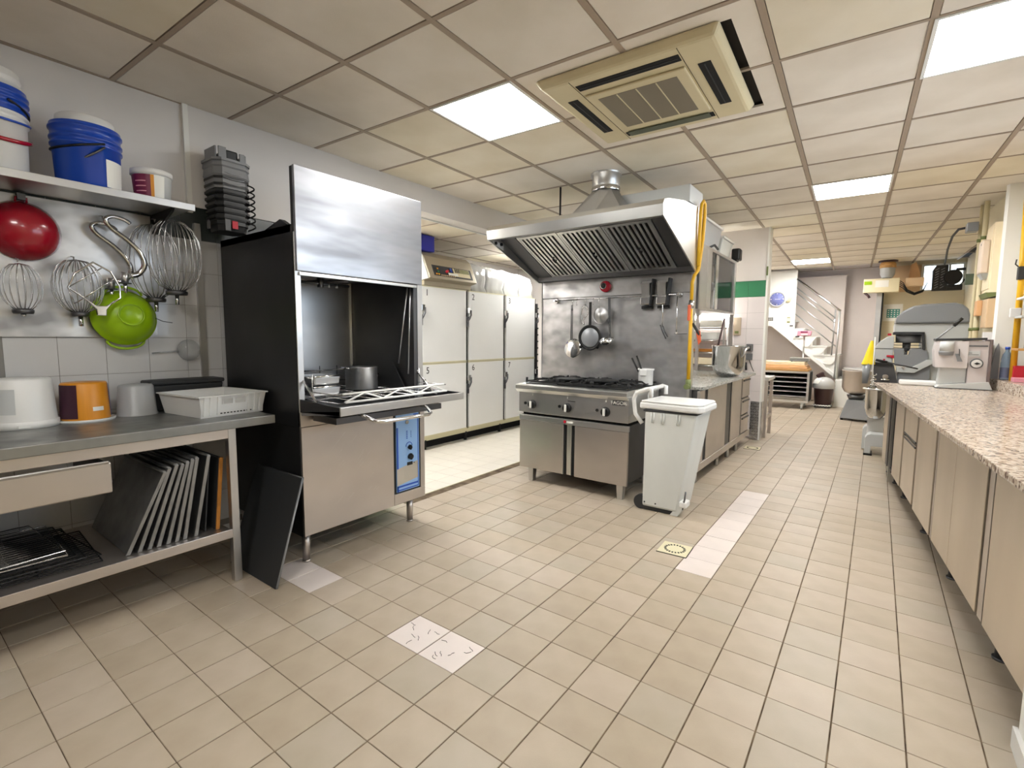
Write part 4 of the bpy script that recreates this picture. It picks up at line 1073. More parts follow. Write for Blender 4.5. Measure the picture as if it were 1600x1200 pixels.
MB().prism([(-2.42, 1.62), (-2.40, 1.62), (-2.395, 1.28), (-2.425, 1.28)], 'y', Yw - .002, Yw + .002).put('shaft', chrome, t)
MB().lathe([(0, .012), (.05, .008), (.092, 0), (.096, .003), (.09, .006), (.05, .014), (0, .018)], (-2.39, Yw - .005, 1.20), 32, Matrix.Rotation(R(78), 3, 'X')).put('head', chrome, t)
MB().cyl((-2.41, Yw + .003, 1.575), (-2.41, Yw - .004, 1.575), .012).put('rivet', steel_dark, t)
t = thing('tongs', 'folded steel tongs hanging left of the black frying pan', 'tongs', (-2.28, Yw, 1.43))
MB().tube([(-2.27, Yw, 1.62), (-2.30, Yw, 1.58), (-2.31, Yw, 1.50), (-2.295, Yw, 1.435), (-2.275, Yw, 1.425), (-2.285, Yw, 1.47), (-2.265, Yw, 1.50), (-2.235, Yw, 1.53), (-2.24, Yw, 1.58), (-2.27, Yw, 1.62)], .006, 6).put('arms', chrome, t)
t = thing('frying_pan', 'small black frying pan with pale worn inside hanging on the rail', 'pan', (-2.2, Yw, 1.2))
Mp = Matrix.Rotation(R(90), 3, 'X')
MB().lathe([(.118, .0), (.122, .004), (.118, .008), (.092, .0), (.092, -.026), (.098, -.032), (.118, .0)], (-2.2, Yw - .02, 1.305), 36, Mp).put('rim', iron, t)
MB().lathe([(0, .004), (.088, .004), (.092, .0), (.092, -.004), (0, -.004)], (-2.2, Yw - .022, 1.305), 36, Mp).put('cooking_face', grey_m, t)
B(-2.213, -2.187, Yw - .028, Yw - .016, 1.41, 1.64).put('handle', iron, t, bevel=.004)
for x in (-2.29, -2.115): MB().cyl((x, Yw - .02, 1.225), (x, Yw - .035, 1.21), .014).put('lug', iron, t)
t = thing('lid', 'small round dull steel lid hanging behind the frying pan handle', 'lid', (-2.1, Yw, 1.44))
MB().lathe([(0, .02), (.03, .018), (.034, .012), (.06, .012), (.076, 0), (.08, .002), (.078, .006)], (-2.105, Yw + .01, 1.515), 32, Mp).put('disc', steel_worn, t); MB().tube([(-2.13, Yw, 1.62), (-2.12, Yw, 1.585)], .005, 6).put('tab', steel_worn, t)
t = thing('ladle', 'long steel ladle hanging right of the frying pan', 'ladle', (-2.0, Yw, 1.22))
MB().prism([(-2.03, 1.68), (-2.005, 1.68), (-1.99, 1.30), (-2.01, 1.30)], 'y', Yw - .003, Yw + .003).put('shaft', chrome, t)
MB().lathe([(.068, .025), (.07, .02), (.062, -.005), (.04, -.025), (0, -.032)], (-2.01, Yw - .05, 1.265), 32, Matrix.Rotation(R(20), 3, 'X')).put('bowl', chrome, t)
for x, lab in ((-1.67, 'steel wall scoop holder with black sides, left one above the range'), (-1.525, 'steel wall scoop holder, right one near the yellow pipe')):
    t = thing('scoop', lab, 'holder', (x, 4.25, 1.57))
    MB().add([(x - .055, 4.295, 1.81), (x + .055, 4.295, 1.81), (x + .04, 4.295, 1.60), (x - .04, 4.295, 1.60), (x - .04, 4.21, 1.78), (x + .04, 4.21, 1.78), (x + .035, 4.25, 1.60), (x - .035, 4.25, 1.60)], [(0, 1, 2, 3), (4, 5, 6, 7), (3, 2, 6, 7), (1, 5, 6, 2), (0, 3, 7, 4)]).put('shell', steel, t)
    B(x - .045, x + .045, 4.225, 4.25, 1.60, 1.665).put('lip', chrome, t, bevel=.006)
    B(x - .05, x + .052, 4.27, 4.299, 1.565, 1.59).put('black_strip', black, t)
    MB().prism([(x + .058, 1.82), (x + .07, 1.82), (x + .045, 1.59), (x + .036, 1.59)], 'y', 4.22, 4.298).put('side_blade', black2, t)
t = thing('carving_fork', 'long thin two-pronged fork hanging on the right of the rail', 'fork', (-1.5, Yw, 1.3))
MB().tube([(-1.515, Yw, 1.68), (-1.51, Yw, 1.40)], .005, 6).put('shaft', chrome, t)
MB().tube([(-1.53, Yw, 1.42), (-1.515, Yw, 1.38), (-1.475, Yw, 1.30)], .006, 6).tube([(-1.505, Yw, 1.41), (-1.49, Yw, 1.37), (-1.46, Yw, 1.315)], .006, 6).put('prongs', steel_dark, t)
t = thing('skewer', 'thin steel rod hanging at the right end of the rail', 'skewer', (-1.38, Yw, 1.3))
MB().tube([(-1.388, Yw, 1.66), (-1.388, Yw, 1.34)], .005, 6).cyl((-1.388, Yw, 1.36), (-1.388, Yw, 1.34), .014).put('rod', chrome, t); MB().tube([(-1.388, Yw, 1.34), (-1.30, Yw + .02, 1.345)], .003, 5).put('cross_wire', steel_dark, t)
t = thing('utensil_pot', 'small white pot holding two dark tongs at the right rear of the range', 'pot', (-1.60, 4.12, .889))
MB().lathe([(0, .9), (.06, .9), (.062, .91), (.062, 1.02), (.07, 1.03), (.07, 1.04), (.058, 1.04), (.056, .91), (0, .91)], (-1.60, 4.12, 0), 28).put('body', white_pl, t); B(-1.63, -1.57, 4.05, 4.06, .98, 1.035).put('front_tab', white_pl, t, bevel=.01)
for i, (dx, lab) in enumerate(((-.15, 'left dark handle standing in the small white pot'), (-.11, 'right dark handle standing in the small white pot'))):
    MB().tube([(-1.62 + i * .02, 4.12, .93), (-1.68 + dx * .35 + i * .03, 4.12, 1.13 + i * .02)], .008, 6).put('tongs', black, label=lab, cat='tongs')

# ============================================================ EXTRACTOR HOOD
t = thing('extractor_hood', 'big steel extractor hood with slatted filters hanging over the range', 'hood', (-2.02, 3.85, 1.85))
HX0, HX1 = -2.80, -1.235
side = [(3.405, 2.15), (3.395, 2.225), (3.42, 2.262), (3.50, 2.285), (3.85, 2.345), (4.28, 2.372), (4.28, 1.855), (4.22, 1.85)]
for x in (HX0, HX1 - .012): MB().prism(side, 'x', x, x + .012).put('side_panel', steel_h, t, bevel=.002)
MB().prism([(3.405, 2.15), (3.395, 2.225), (3.42, 2.262), (3.50, 2.285), (3.51, 2.27), (3.43, 2.245), (3.41, 2.22), (3.425, 2.155)], 'x', HX0 + .012, HX1 - .012).put('front_fascia', steel_h, t)
MB().prism([(3.50, 2.27), (3.50, 2.285), (3.85, 2.345), (4.28, 2.372), (4.28, 2.355), (3.85, 2.33)], 'x', HX0 + .012, HX1 - .012).put('top_sheet', steel_h, t)
MB().prism([(3.42, 2.15), (3.57, 2.175), (3.57, 2.19), (3.42, 2.165)], 'x', HX0 + .012, HX1 - .012).put('inner_lip', steel_h, t)
B(HX0 + .012, HX1 - .012, 4.20, 4.22, 1.86, 1.90).put('gutter', steel_dark, t)
B(HX0, HX1, 4.262, 4.28, 1.86, 2.36).put('back_sheet', steel_dark, t)
ftop, fbot = Vector((0, 3.58, 2.178)), Vector((0, 4.21, 1.895))
fd_ = (fbot - ftop); fl_ = fd_.length; fd_.normalize(); fn = Vector((0, fd_.z, -fd_.y))
if fn.z > 0: fn = -fn
def fpt(x, s_, d): return Vector((x, 0, 0)) + ftop + fd_ * s_ + fn * d
def fslab(M, x0, x1, s0, s1, d0, d1):
    q = [fpt(x0, s0, d0), fpt(x1, s0, d0), fpt(x1, s1, d0), fpt(x0, s1, d0)]; q2 = [fpt(x0, s0, d1), fpt(x1, s0, d1), fpt(x1, s1, d1), fpt(x0, s1, d1)]
    M.add(q + q2, [(0, 1, 2, 3), (7, 6, 5, 4), (0, 4, 5, 1), (1, 5, 6, 2), (2, 6, 7, 3), (3, 7, 4, 0)])
fxs = [-2.62, -2.21, -1.80, -1.39]
bk = MB(); fslab(bk, HX0 + .012, HX1 - .012, 0, fl_, -.04, -.035); bk.put('filter_backing', dark_in, t)
for a_, b_ in ((HX0 + .012, -2.63), (-1.385, HX1 - .012)): m = MB(); fslab(m, a_, b_, 0, fl_, -.02, 0); m.put('side_filler', steel_dark, t)
for k in range(3):
    xa, xb = fxs[k] + .003, fxs[k + 1] - .003
    fm = MB()
    fslab(fm, xa, xb, .005, .035, -.02, .004); fslab(fm, xa, xb, fl_ - .035, fl_ - .005, -.02, .004); fslab(fm, xa, xa + .015, .035, fl_ - .035, -.02, .004); fslab(fm, xb - .015, xb, .035, fl_ - .035, -.02, .004)
    fo = fm.put('filter', steel_h, t)
    n = 9
    for q in range(n):
        s1 = MB(); xc = xa + .028 + (xb - xa - .056) * q / (n - 1)
        fslab(s1, xc - .011, xc + .011, .035, fl_ - .035, -.014, .002); s1.put('slat', steel_h, fo)
    hm = MB(); hm.tube([fpt((xa + xb) / 2, fl_ * .5, .004), fpt((xa + xb) / 2 - .005, fl_ * .5, .03), fpt((xa + xb) / 2 - .005, fl_ * .5 + .05, .03), fpt((xa + xb) / 2, fl_ * .5 + .05, .004)], .006, 6).put('filter_handle', black, fo)
# switch plate on the left inner side
MB().prism([(3.45, 2.165), (3.62, 2.14), (3.62, 2.09), (3.50, 2.12)], 'x', HX0 + .0125, HX0 + .016).put('switch_plate', grey_l, t)
for y in (3.50, 3.58): MB().cyl((HX0 + .016, y, 2.135), (HX0 + .03, y, 2.135), .014).put('switch', black, t)
# duct
m = MB()
n = 8; cx, cy = -1.93, 3.93
bs = [(cx + .22 * a, cy + .19 * b, 2.345) for a, b in ((-1, -1), (0, -1), (1, -1), (1, 0), (1, 1), (0, 1), (-1, 1), (-1, 0))]
tp = [(cx + .115 * math.cos(R(225 + 45 * k)), cy + .115 * math.sin(R(225 + 45 * k)), 2.535) for k in range(8)]
m.add(bs + tp, [(k, (k + 1) % 8, 8 + (k + 1) % 8, 8 + k) for k in range(8)]); m.put('duct_transition', steel, t)
MB().lathe([(.115, 2.535), (.115, 2.66), (.13, 2.665), (.13, 2.685)], (cx, cy, 0), 32).put('duct', steel, t)
MB().lathe([(.118, 2.535), (.120, 2.54), (.120, 2.565), (.118, 2.57)], (cx, cy, 0), 32).put('clamp_band', chrome, t)
MB().tube([(-2.42, 4.0, 2.36), (-2.42, 4.0, 2.675)], .009, 8).put('hanger_rod', iron, t)
MB().box(-2.02, -1.26, 4.05, 4.40, 2.385, 2.52).put('fan_casing', grey_l, label='pale grey rectangular fan casing on top of the extractor hood', cat='casing', bevel=.003)

# yellow gas pipe and valve
t = thing('gas_pipe', 'yellow gas pipe running down the right edge of the splash panel beside the hood', 'pipe', (-1.24, 4.2, .8))
MB().tube([(-1.222, 4.22, 1.90), (-1.218, 4.205, 2.10), (-1.215, 4.205, 2.33), (-1.213, 4.215, 2.39), (-1.21, 4.25, 2.42), (-1.208, 4.285, 2.40), (-1.208, 4.295, 2.33), (-1.212, 4.28, 2.12), (-1.218, 4.245, 1.95), (-1.222, 4.228, 1.87), (-1.25, 4.215, 1.82), (-1.262, 4.21, 1.77), (-1.262, 4.21, 1.62)], .014, 10).put('upper_run', yellow, t)
MB().tube([(-1.262, 4.21, 1.62), (-1.262, 4.21, .96)], .015, 10).put('lower_run', yellow, t)
MB().cyl((-1.262, 4.21, 1.62), (-1.262, 4.21, 1.55), .02).cyl((-1.262, 4.19, 1.585), (-1.262, 4.16, 1.585), .012).put('valve_body', chrome, t)
B(-1.272, -1.25, 4.14, 4.165, 1.45, 1.58).put('valve_lever', orange_s, t, bevel=.006)
MB().cyl((-1.262, 4.21, .96), (-1.262, 4.21, .88), .022).cyl((-1.262, 4.19, .90), (-1.262, 4.155, .90), .022).put('lower_valve', olive, t)
MB().tube([(-1.25, 4.22, 1.43), (-1.22, 4.23, 1.38), (-1.19, 4.25, 1.32)], .012, 8).put('pipe_tag', black2, t)
MB().prism([(-1.225, 1.37), (-1.19, 1.37), (-1.18, 1.28), (-1.20, 1.25)], 'y', 4.235, 4.245).put('orange_tag', orange_s, t)

# ============================================================ PEDAL BIN
t = thing('pedal_bin', 'tall white plastic pedal bin standing against the right end of the range', 'bin', (-1.22, 3.72, 0))
b = MB().frustum((-1.372, -1.10, 3.53, 3.87, .03), (-1.375, -.985, 3.54, 3.90, .765)).put('body', white_dirty, t, bevel=.018)
for x in (-1.31, -1.235, -1.12):
    for dx in (-.012, .012): MB().tube([(x + dx, 3.538, .755), (x + dx * .9, 3.534, .70), (x + dx * .4, 3.533, .675)], .005, 6).put('moulded_rib', white_dirty, b)
B(-1.385, -.985, 3.535, 3.91, .758, .772).put('rim', black2, t, bevel=.006)
lidp = [(-1.42, 3.545), (-1.03, 3.51), (-.975, 3.525), (-.945, 3.57), (-.94, 3.86), (-.965, 3.91), (-1.03, 3.93), (-1.40, 3.93)]
MB().prism(lidp, 'z', .775, .825).put('lid', white_pl, t, bevel=.014)
MB().prism([(a * .96 - .045, b_ * .97 + .11) for a, b_ in lidp], 'z', .825, .838).put('lid_crown', white_pl, t, bevel=.008)
# rear handle loop
hp = [(-1.40, 3.56, .66), (-1.455, 3.56, .73), (-1.47, 3.56, .84), (-1.45, 3.56, .89), (-1.36, 3.56, .925), (-1.335, 3.56, .92), (-1.335, 3.56, .86)]
MB().tube(hp, .017, 8).put('handle', white_pl, t); MB().tube([(p[0], 3.88, p[2]) for p in hp], .017, 8).put('handle', white_pl, t)
MB().tube([(-1.36, 3.56, .925), (-1.36, 3.88, .925)], .014, 8).put('handle_bar', white_pl, t)
for y in (3.56, 3.86): MB().cyl((-1.385, y - .02, .055), (-1.385, y + .02, .055), .055, n=24).put('wheel', black2, t)
B(-1.36, -1.12, 3.545, 3.86, .004, .034).put('base', black2, t)
MB().prism([(-1.16, .0), (-1.10, .0), (-1.055, .07), (-1.06, .13), (-1.09, .10)], 'y', 3.535, 3.60).put('foot_block', white_dirty, t, bevel=.004)
MB().tube([(-1.065, 3.54, .06), (-1.05, 3.53, .14), (-1.045, 3.53, .2)], .006, 6).put('pedal_rod', steel_dark, t)
B(-1.09, -1.035, 3.525, 3.62, .075, .12).put('pedal', white_pl, t, bevel=.01)
for x in (-1.35, -1.265): MB().cyl((x, 3.529, .065), (x, 3.533, .065), .006).put('rivet', black, t)

# ============================================================ ISLAND WORKTOP behind the splash panel
t = thing('base_unit', 'steel base unit with doors and drawers under the grey granite island worktop', 'cabinet', (-1.6, 5.4, 0))
B(-1.90, -1.235, 4.39, 6.56, .135, .85).put('carcass', steel_dark, t)
MB().box(-1.245, -1.205, 4.38, 6.56, .125, .19).put('bottom_rail', steel_warm, t, bevel=.003)
for i, (a, b) in enumerate(((4.39, 4.55), (4.655, 5.36), (5.60, 6.05))):
    B(-1.235, -1.212, a, b, .19, .845).put('door', steel_warm, t, bevel=.003)
for (a, b) in ((4.55, 4.57), (4.635, 4.655), (5.36, 5.385), (5.575, 5.60)): B(-1.235, -1.22, a, b, .19, .845).put('gap', dark_in, t)
for a, b in ((4.57, 4.635), (5.385, 5.575)): B(-1.235, -1.222, a, b, .19, .845).put('post', steel_dark, t)
for z0_, z1_ in ((.20, .40), (.42, .60), (.62, .845)):
    d = B(-1.235, -1.212, 6.11, 6.50, z0_, z1_).put('drawer', steel_warm, t, bevel=.003)
    B(-1.214, -1.20, 6.13, 6.48, z1_ - .035, z1_ - .02).put('handle', steel_dark, d)
for y in (4.5, 5.26, 5.70, 6.10): MB().cyl((-1.26, y, 0), (-1.26, y, .135), .02).put('leg', steel, t); MB().cyl((-1.85, y, 0), (-1.85, y, .135), .02).put('leg', steel, t)
B(-1.95, -1.18, 4.378, 6.66, .855, .885).put('worktop', granite2, label='speckled grey granite worktop behind the splash panel', cat='worktop', bevel=.003)
# wall cabinet above on posts
t = thing('wall_cabinet', 'steel wall cabinet with sliding glass doors above the island worktop', 'cabinet', (-1.67, 5.8, .886))
B(-1.90, -1.45, 5.05, 6.60, 1.595, 1.618).put('bottom', steel, t); B(-1.90, -1.45, 5.05, 6.60, 2.215, 2.245).put('top', steel, t)
B(-1.90, -1.45, 5.05, 5.075, 1.618, 2.215).put('end', steel, t); B(-1.90, -1.45, 6.58, 6.60, 1.618, 2.215).put('end', steel_warm, t)
B(-1.89, -1.48, 5.09, 6.57, 1.90, 1.913).put('shelf', steel, t)
for (a, b) in ((5.06, 5.34), (5.345, 5.50), (6.52, 6.58)): B(-1.475, -1.45, a, b, 1.618, 2.215).put('stile', steel, t, bevel=.002)
B(-1.477, -1.472, 5.50, 5.60, 1.618, 2.215).put('gap', dark_in, t)
d = B(-1.468, -1.462, 5.80, 6.52, 1.63, 2.205).put('glass_door', glass, t)
B(-1.472, -1.455, 5.68, 5.79, 1.622, 2.21).put('door_stile', chrome, d); B(-1.48, -1.468, 5.79, 5.86, 1.622, 2.21).put('dark_stile', dark_in, d)
for x in (-1.475, -1.88): B(x - .02, x + .02, 6.565, 6.605, .886, 1.595).put('support_post', steel_warm, t)
for q, (lab, m_, y0, y1, zz) in enumerate((('translucent bluish plastic tub on the island wall cabinet, nearest the yellow pipe', frost, 5.30, 6.00, 2.52), ('cream plastic tub on the island wall cabinet, behind the bluish one', white_dirty, 6.06, 6.55, 2.45))):
    t = thing('storage_tub', lab, 'tub', (-1.70, (y0 + y1) / 2, 2.246))
    MB().frustum((-1.86, -1.53, y0 + .04, y1 - .04, 2.247), (-1.90, -1.49, y0, y1, zz)).put('body', m_, t, bevel=.01)
    B(-1.91, -1.475, y0 - .015, y1 + .015, zz, zz + .024).put('lid', white_pl, t, bevel=.004)
t = thing('spotlight', 'small black device on the far end of the island wall cabinet', 'device', (-1.47, 6.62, 2.246))
B(-1.53, -1.44, 6.54, 6.66, 2.247, 2.265).put('foot', black, t); B(-1.52, -1.42, 6.60, 6.74, 2.265, 2.41).put('head', black, t, bevel=.018)
MB().tube([(-1.47, 5.44, 2.25), (-1.45, 5.56, 2.29), (-1.44, 5.66, 2.26)], .012, 6).put('clip', black2, label='small dark clip on the island wall cabinet edge under the bluish tub', cat='clip')
# mixing bowl
t = thing('mixing_bowl', 'large steel mixer bowl with side handle standing on the island worktop', 'bowl', (-1.30, 5.75, .886))
MB().lathe([(0, .887), (.07, .889), (.11, .905), (.15, .95), (.168, 1.02), (.172, 1.215), (.18, 1.22), (.18, 1.226), (.168, 1.226), (.162, 1.02), (.14, .955), (0, .9)], (-1.30, 5.75, 0), 44).put('body', chrome, t)
MB().tube([(-1.17, 5.68, 1.10), (-1.135, 5.66, 1.13), (-1.115, 5.68, 1.19), (-1.11, 5.76, 1.205), (-1.125, 5.87, 1.205), (-1.145, 5.88, 1.2)], .012, 8).put('handle', steel, t)
B(-1.16, -1.10, 5.86, 5.92, 1.17, 1.23).put('lug', steel_dark, t, bevel=.004)
# tools standing in the bowl / leaning behind
MB().tube([(-1.46, 5.86, 1.12), (-1.40, 5.92, 1.53)], .011, 6).put('wooden_rod', brown_pl, label='long dark rod leaning behind the large steel bowl', cat='rod')
# wire shelf with pale trays seen beyond the island
t = thing('wire_shelf', 'white wire shelf unit against the tiled wall beyond the island', 'shelf', (-1.85, 6.6, 0))
for x in (-2.25, -1.58):
    for y in (6.69, 6.87): MB().cyl((x, y, 0), (x, y, 1.52), .012, n=8).put('post', steel, t)
for z in (.95, 1.12, 1.28, 1.44):
    m = MB()
    for q in range(6): m.tube([(-2.25, 6.69 + q * .036, z), (-1.58, 6.69 + q * .036, z)], .003, 5)
    m.tube([(-2.25, 6.69, z - .006), (-1.58, 6.69, z - .006), (-1.58, 6.87, z - .006), (-2.25, 6.87, z - .006)], .006, 5, True)
    m.put('wire_tier', wire_m, t, kind='stuff')
for (z, x0, x1, m_, lab) in ((1.452, -2.2, -1.62, paper, 'stack of white parchment on the top tiers of the wire shelf'), (1.29, -2.15, -1.66, bright_wall, 'stack of white parchment on the middle tier of the wire shelf'), (.96, -2.2, -1.65, cream_b, 'cream box on the lowest visible tier of the wire shelf')):
    B(x0, x1, 6.70, 6.86, z, z + .09).put('parchment_stack', m_, label=lab, cat='stack', bevel=.01)
t = thing('tube_light', 'white fluorescent tube fixed on the tiled wall over the wire shelf behind the island', 'light', (-1.9, 6.87, 1.6))
B(-2.3, -1.55, 6.86, 6.897, 1.585, 1.63).put('housing', bright_wall, t); MB().cyl((-2.28, 6.84, 1.585), (-1.57, 6.84, 1.585), .014).put('tube', mat('tube_glow', (1, .98, .92, 1), emit=26), t)
t = thing('brown_tray', 'brown wooden tray edge on the wire shelf behind the island', 'tray', (-1.9, 6.6, 1.13)); B(-2.2, -1.6, 6.70, 6.86, 1.13, 1.165).put('tray', wood_d, t)
t = thing('socket_niche', 'beige recessed socket box in the tiled wall behind the steel bowl', 'socket', (-1.47, 6.89, 1.45))
B(-1.52, -1.425, 6.886, 6.90, 1.345, 1.575).put('plate', mat('niche_beige', rgb(176, 160, 140), .6), t, bevel=.006); B(-1.495, -1.45, 6.88, 6.888, 1.37, 1.40).put('plug', olive, t)
for i, (z0_, z1_, lab) in enumerate(((1.14, 1.235, 'upper grey socket box on the tiled wall behind the steel bowl'), (1.03, 1.115, 'lower grey socket box on the tiled wall behind the steel bowl'))):
    B(-1.345, -1.27, 6.86, 6.899, z0_, z1_).put('socket_box', grey_d, label=lab, cat='socket', bevel=.006)
MB().tube([(-1.34, 6.86, 1.0), (-1.33, 6.85, .90)], .014, 8).put('plug', black, label='black plug hanging under the socket boxes', cat='plug')
MB().tube([(-1.30, 6.86, 1.03), (-1.27, 6.85, .95), (-1.235, 6.82, .89)], .005, 6).put('cable', black2, label='thin cable from the lower socket box down to the island worktop', cat='cable')
# diamond plate corner guard
t = thing('corner_guard', 'diamond plate steel guard at the foot of the tiled wall corner', 'guard', (-1.2, 6.88, 0))
B(-1.262, -1.16, 6.888, 6.897, .015, .50).put('plate', steel_worn, t); B(-1.138, -1.132, 6.888, 7.06, .015, .50).put('side_plate', steel_worn, t)
dm = MB()
for r_ in range(13):
    for c_ in range(4):
        x = -1.25 + c_ * .026; z = .04 + r_ * .036; s_ = 1 if (r_ + c_) % 2 else -1
        dm.rbox((x, 6.886, z), (.006, .004, .026), Matrix.Rotation(R(45 * s_), 3, 'Y'))
dm.put('diamond_studs', chrome, t, kind='stuff')
# small steel bench beyond the corner
t = thing('side_table', 'small steel side table just past the tiled wall corner', 'table', (-1.5, 7.4, 0))
B(-1.9, -1.095, 7.10, 7.56, .76, .80).put('top', steel_h, t, bevel=.003)
for x in (-1.13, -1.87):
    for y in (7.13, 7.52): B(x - .02, x + .02, y - .02, y + .02, 0, .76).put('leg', steel_warm, t)
B(-1.87, -1.13, 7.12, 7.15, .25, .29).put('stretcher', steel_warm, t); B(-1.15, -1.11, 7.15, 7.5, .25, .29).put('stretcher', steel_warm, t)

# floor drains
def drain(x, y, s_, rot, lab):
    t = thing('floor_drain', lab, 'drain', (x, y, 0), rot, local=True)
    B(-s_, s_, -s_, s_, .0, .004).put('plate', seal_m, t, bevel=.001)
    m = MB()
    for k in range(20):
        a = 2 * math.pi * k / 20
        m.rbox((math.cos(a) * s_ * .66, math.sin(a) * s_ * .66, .0045), (s_ * .16, s_ * .11, .002), Matrix.Rotation(a, 3, 'Z'))
    m.put('slots', dark_in, t, kind='stuff')
    MB().box(-s_ - .002, s_ + .002, -s_ - .006, -s_, 0, .003).box(s_, s_ + .004, -s_, s_, 0, .003).put('joint', gap_m, t)
drain(-.93, 2.97, .087, R(3), 'cream floor drain cover with ring of slots at the near end of the pale strip')
drain(-1.12, 6.36, .085, R(3), 'farther cream floor drain cover beside the diamond plate corner')

# ============================================================ RIGHT COUNTER (local frame: y = -distance from far corner, x = depth)
CR = math.atan2(.0938, .99559)
t = thing('counter_unit', 'long run of stainless doors and drawers under the pink granite counter on the right', 'cabinet', (.018, 6.201, 0), CR, local=True)
o_ = .06
B(o_ + .02, .80, -4.04, -.95, .15, .83).put('carcass', steel_dark, t)
B(o_ + .02, .80, -.62, -.30, .15, .83).put('carcass', steel_dark, t)
B(o_ + .10, .80, -.97, -.60, .15, .83).put('recess', dark_in, t)
def door(s0, s1, z0=.155, z1=.828, nm='door', m=steel_counter, dx=0): return B(o_ + dx, o_ + .022 + dx, -s1, -s0, z0, z1).put(nm, m, t, bevel=.003)
door(.30, .52); door(.53, .64, nm='post', m=steel_dark)
B(o_ + .01, o_ + .03, -.66, -.64, .02, .83).put('post', steel_h, t)
door(.95, 1.36)
f1 = door(1.42, 1.90, .60, .81, 'drawer'); f2 = door(1.42, 1.90, .165, .575, 'drawer')
for d_, z in ((f1, .60), (f2, .565)): B(o_ - .004, o_ + .004, -1.90, -1.42, z - .006, z + .006).put('handle_lip', steel_dark, d_)
B(o_ + .012, o_ + .022, -1.99, -1.90, .155, .828).put('gap', dark_in, t); B(o_ + .012, o_ + .022, -1.42, -1.36, .155, .828).put('gap', gap_m, t)
door(1.96, 2.49)
for a, b in ((2.495, 2.515), (2.545, 2.565), (3.455, 3.475), (3.535, 3.555)): B(o_ + .014, o_ + .024, -b, -a, .155, .828).put('gap', dark_in, t)
B(o_ + .004, o_ + .02, -2.545, -2.515, .155, .828).put('post', steel_warm, t); B(o_ + .004, o_ + .02, -3.535, -3.475, .155, .828).put('post', steel_warm, t)
door(2.57, 2.955); door(2.96, 3.45)
door(3.56, 4.04)
B(o_ + .02, .8, -4.1, -.3, .14, .152).put('bottom', steel_dark, t)
for s_ in (.18, .62, 1.10, 1.95, 2.7, 3.5, 4.05): MB().cyl((.145, -s_, 0), (.145, -s_, .15), .022, .02).cyl((.145, -s_, 0), (.145, -s_, .01), .03).put('leg', steel_dark, t)
B(.6, .62, -4.1, -.3, 0, .14).put('kick_board', dark_in, t)
t = thing('granite_counter', 'speckled pink and cream granite worktop along the right side', 'worktop', (.018, 6.201, 0), CR, local=True)
B(0, .86, -4.15, .16, .83, .86).put('slab', granite, t, bevel=.004)
B(.835, 1.12, -4.12, -.03, .86, .955).put('upstand', granite, t, bevel=.003)

# dough sheeter/slicer standing on the counter's far end
sx0, sx1, sy0, sy1 = .47, .86, 5.98, 6.28
S = .861
t = thing('slicing_machine', 'light grey slicing machine with black lever on the far end of the granite counter', 'machine', (.66, 6.1, S))
MB().prism([(.455, S), (.845, S), (.815, S + .075), (.70, S + .06), (.485, S + .03)], 'y', 5.985, 6.26).put('foot_plate', grey_l, t, bevel=.004)
B(.455, .845, 5.98, 6.26, S - .0005, S + .006).put('rubber_base', black2, t)
MB().prism([(.67, S + .05), (.80, S + .06), (.80, S + .435), (.64, S + .445), (.64, S + .27), (.67, S + .24)], 'y', 6.0, 6.25).put('column', mat('pinkish_grey', rgb(205, 198, 198), .4), t, bevel=.004)
B(.80, .822, 5.995, 6.27, S + .05, S + .45).put('side_cheek', mat('mauve_grey', rgb(120, 106, 104), .5), t, bevel=.004)
MB().prism([(.475, S + .03), (.49, S + .22), (.665, S + .22), (.665, S + .06)], 'y', 6.03, 6.24).put('lower_box', grey_l, t)
MB().prism([(.445, S + .19), (.665, S + .19), (.665, S + .435), (.445, S + .435), (.43, S + .35)], 'y', 5.985, 6.25).put('upper_box', mat('pale_mauve', rgb(214, 208, 208), .35), t, bevel=.004)
MB().cyl((.515, 5.98, S + .34), (.515, 5.98, S + .43), .05, .05, 24).put('feed_tube', grey_l, t)
MB().lathe([(0, S + .30), (.05, S + .305), (.055, S + .335), (.055, S + .34), (0, S + .34)], (.515, 5.985, 0), 24).put('bowl_cap', grey_m, t)
MB().prism([(.575, S + .32), (.60, S + .32), (.63, S + .25), (.595, S + .25)], 'y', 5.97, 5.984).put('grey_blade', grey_m, t)
B(.635, .79, 5.993, 5.999, S + .385, S + .397).put('dark_slot', grey_d, t)
lb = B(.62, .745, 5.991, 5.999, S + .30, S + .345).put('label_plate', grey_l, t); B(.63, .69, 5.989, 5.991, S + .325, S + .33).put('text_line', grey_d, lb); B(.63, .735, 5.989, 5.991, S + .312, S + .317).put('text_line', grey_d, lb)
MB().cyl((.725, 6.0, S + .235), (.725, 5.985, S + .235), .045, .045, 28).put('dial_ring', grey_d, t)
MB().cyl((.725, 5.986, S + .235), (.725, 5.972, S + .235), .036, .034, 28).put('dial', white_pl, t); MB().prism([(.705, S + .235), (.725, S + .247), (.75, S + .235), (.725, S + .224)], 'y', 5.966, 5.973).put('dial_pointer', black, t)
MB().prism([(.435, S + .435), (.78, S + .445), (.78, S + .465), (.435, S + .455)], 'y', 5.98, 6.25).put('black_top', black2, t, bevel=.003)
MB().tube([(.44, 6.0, S + .45), (.56, 6.0, S + .58)], .007, 8).put('lever_rod', grey_m, t); MB().tube([(.55, 6.0, S + .57), (.605, 6.0, S + .64)], .014, 10).put('lever_grip', black, t)
MB().tube([(.60, 5.985, S + .36), (.60, 5.965, S + .36), (.605, 5.965, S + .30)], .004, 6).put('latch', grey_d, t)
